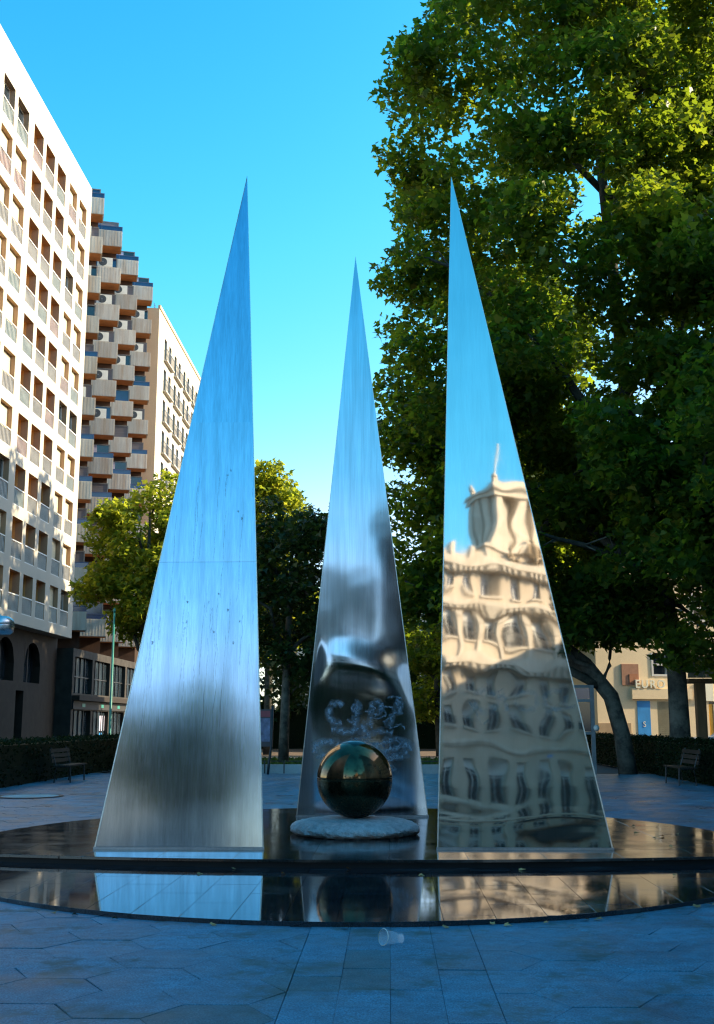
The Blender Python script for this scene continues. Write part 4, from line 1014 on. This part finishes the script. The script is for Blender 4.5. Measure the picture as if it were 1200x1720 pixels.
MB().lathe([(.02, 3.2), (.25, 3.215), (.30, 3.26), (.31, 3.38), (.30, 3.395)], 32, closed=False).obj('lower_drum', M['lamp_metal'], lp, True)
MB().lathe([(.315, 3.396), (.315, 3.415), (.29, 3.49), (.22, 3.545), (.05, 3.565), (.04, 3.6), (.0, 3.6)], 32, closed=False).obj('cap', M['lamp_metal'], lp, True)
gp = thing('green_pole', 'thin green metal pole in front of the lowest stepped balconies', 'pole', (-12.2, 50, 0))
MB().lathe([(.09, 0), (.06, .5), (.045, 6.4)], 10).obj('shaft', M['green_metal'], gp, True); MB().lathe([(.06, 6.4), (.07, 6.5), (.02, 6.6)], 10).obj('tip', M['green_metal'], gp, True)
sg = thing('information_sign', 'dark information board on a bent metal post behind the left pyramid', 'sign', (-3.75, 36, 0))
MB().tube([(-.03, 0, 0), (.0, 0, .35), (.07, 0, .9), (.09, 0, 2.1)], .04, 8).obj('post', M['iron'], sg, True)
MB().box(-.95, .06, -.035, .02, .85, 2.0).obj('board', M['sign_dark'], sg); MB().box(-.9, .02, -.042, -.037, 1.0, 1.72).obj('panel', M['sign_face'], sg); MB().box(-.9, .02, -.042, -.037, 1.76, 1.95).obj('heading_band', M['sign_head'], sg)
kt = thing('timber_kiosk', 'small timber kiosk with a boarded canopy roof behind the right hedge', 'kiosk', (11.6, 38.2, 0))
for k in range(12):
    x = -1.86 + .3 * k
    MB().add([(x, -.7, 3.02), (x + .285, -.7, 3.02), ((x + .285) * .9 + .05, -.1, 3.66), (x * .9 + .05, -.1, 3.66), (x, -.66, 3.02), (x + .285, -.66, 3.02), ((x + .285) * .9 + .05, -.06, 3.66), (x * .9 + .05, -.06, 3.66)],
             [(0, 1, 2, 3), (7, 6, 5, 4), (0, 4, 5, 1), (1, 5, 6, 2), (2, 6, 7, 3), (3, 7, 4, 0)]).obj('roof_board', M['canopy'], kt)
MB().box(-1.7, 1.7, -.12, .9, 3.67, 3.76).obj('roof_cap', M['roof_grey'], kt); MB().box(-1.8, 1.75, -.6, .9, 2.88, 3.0).obj('beam', M['post_wood'], kt)
for x in (-1.42, .9): MB().box(x - .15, x + .15, -.55, -.25, 0, 2.87).obj('post', M['post_wood'], kt)
nf_ = thing('phone_frame', 'grey metal shelter frame with a dark blue panel, left of the leaning plane tree', 'shelter', (5.75, 36.2, 0))
for x in (-.55, .62): MB().box(x - .06, x + .06, -.06, .06, 0, 2.75).obj('post', M['rail_grey'], nf_)
for z in (2.66, 2.22, 1.22): MB().box(-.49, .56, -.05, .05, z, z + .09).obj('cross_rail', M['rail_grey'], nf_)
MB().box(-.48, .55, -.02, .02, 2.32, 2.65).obj('blue_panel', M['blue_glass'], nf_); MB().box(-.48, .55, -.02, .02, 1.32, 2.21).obj('dark_panel', M['glass'], nf_)
MB().lathe([(.01, -.1), (.07, -.07), (.1, 0), (.07, .07), (.01, .1)], 14, (.72, -.05, 1.42)).obj('white_handle', M['white_paint'], nf_, True)
mc = thing('manhole_cover', 'round pale manhole cover with a dark rim in the left paving', 'manhole cover', (-7.85, 25.2, 0))
MB().lathe([(.62, .006), (.72, .012), (.72, .02), (.62, .02)], 40, closed=False).obj('rim', M['iron'], mc); MB().lathe([(.615, 0), (.615, .018), (0, .018)], 40, closed=False).obj('lid', M['kerb'], mc)

# ------------------------------------------------------------------ small things on the ground
m, nn, pp = newmat('clear_plastic'); pp.inputs['Base Color'].default_value = (.75, .82, .9, 1); pp.inputs['Roughness'].default_value = .15; pp.inputs['Alpha'].default_value = .24
M['clear_plastic'] = m
cup = thing('plastic_cup', 'crushed clear plastic cup lying on the paving in front of the granite platform', 'cup', (.02, 8.72, .046)); cup.rotation_euler = (R(0), R(-80), R(38))
cb = MB(); v, f = [], []
for k, (rr, z) in enumerate(((.030, -.08), (.033, -.076), (.039, -.03), (.046, .03), (.054, .085), (.058, .088), (.057, .092))):
    for i in range(24): a = 2 * PI * i / 24; q = 1 + .05 * math.sin(3 * a + z * 30); v.append((rr * q * math.cos(a), rr * q * math.sin(a) * .9, z))
for k in range(6):
    for i in range(24): j = (i + 1) % 24; f.append((k * 24 + i, k * 24 + j, (k + 1) * 24 + j, (k + 1) * 24 + i))
cb.add(v, f); cb.obj('wall', M['clear_plastic'], cup, True); MB().lathe([(.036, -.079), (0, -.079)], 24, closed=False).obj('base', M['clear_plastic'], cup)
MB().lathe([(.057, .088), (.0605, .09), (.057, .094)], 24, closed=False).obj('lip', M['white_paint'], cup)
lr = random.Random(3); lm = [leaf_mesh('fallen_leaf', np.zeros((1, 3)), s, M['dry_leaf'], 1.6, LEAF, np.random.default_rng(200 + k)) for k, s in enumerate((.07, .09, .06, .08))]
for k in range(30):
    if k < 16: a = R(lr.uniform(215, 325)); x, y, z = DC[0] + 5.06 * math.cos(a) * lr.uniform(1, 1.015), DC[1] + 5.56 * math.sin(a) * lr.uniform(1, 1.015), .012
    elif k < 23: x, y, z = lr.uniform(-4, 3), lr.uniform(12.2, 12.7), .046
    else: x, y, z = lr.uniform(3.2, 4.2), lr.uniform(14, 17), UZ + .008
    o = link('fallen_leaf', lm[k % 4], None, (x, y, z), lr.uniform(0, 6.28)); tag(o, 'small dry brown leaf fallen on or along the granite platform', 'leaf', 'dry leaves on and round the granite platform')
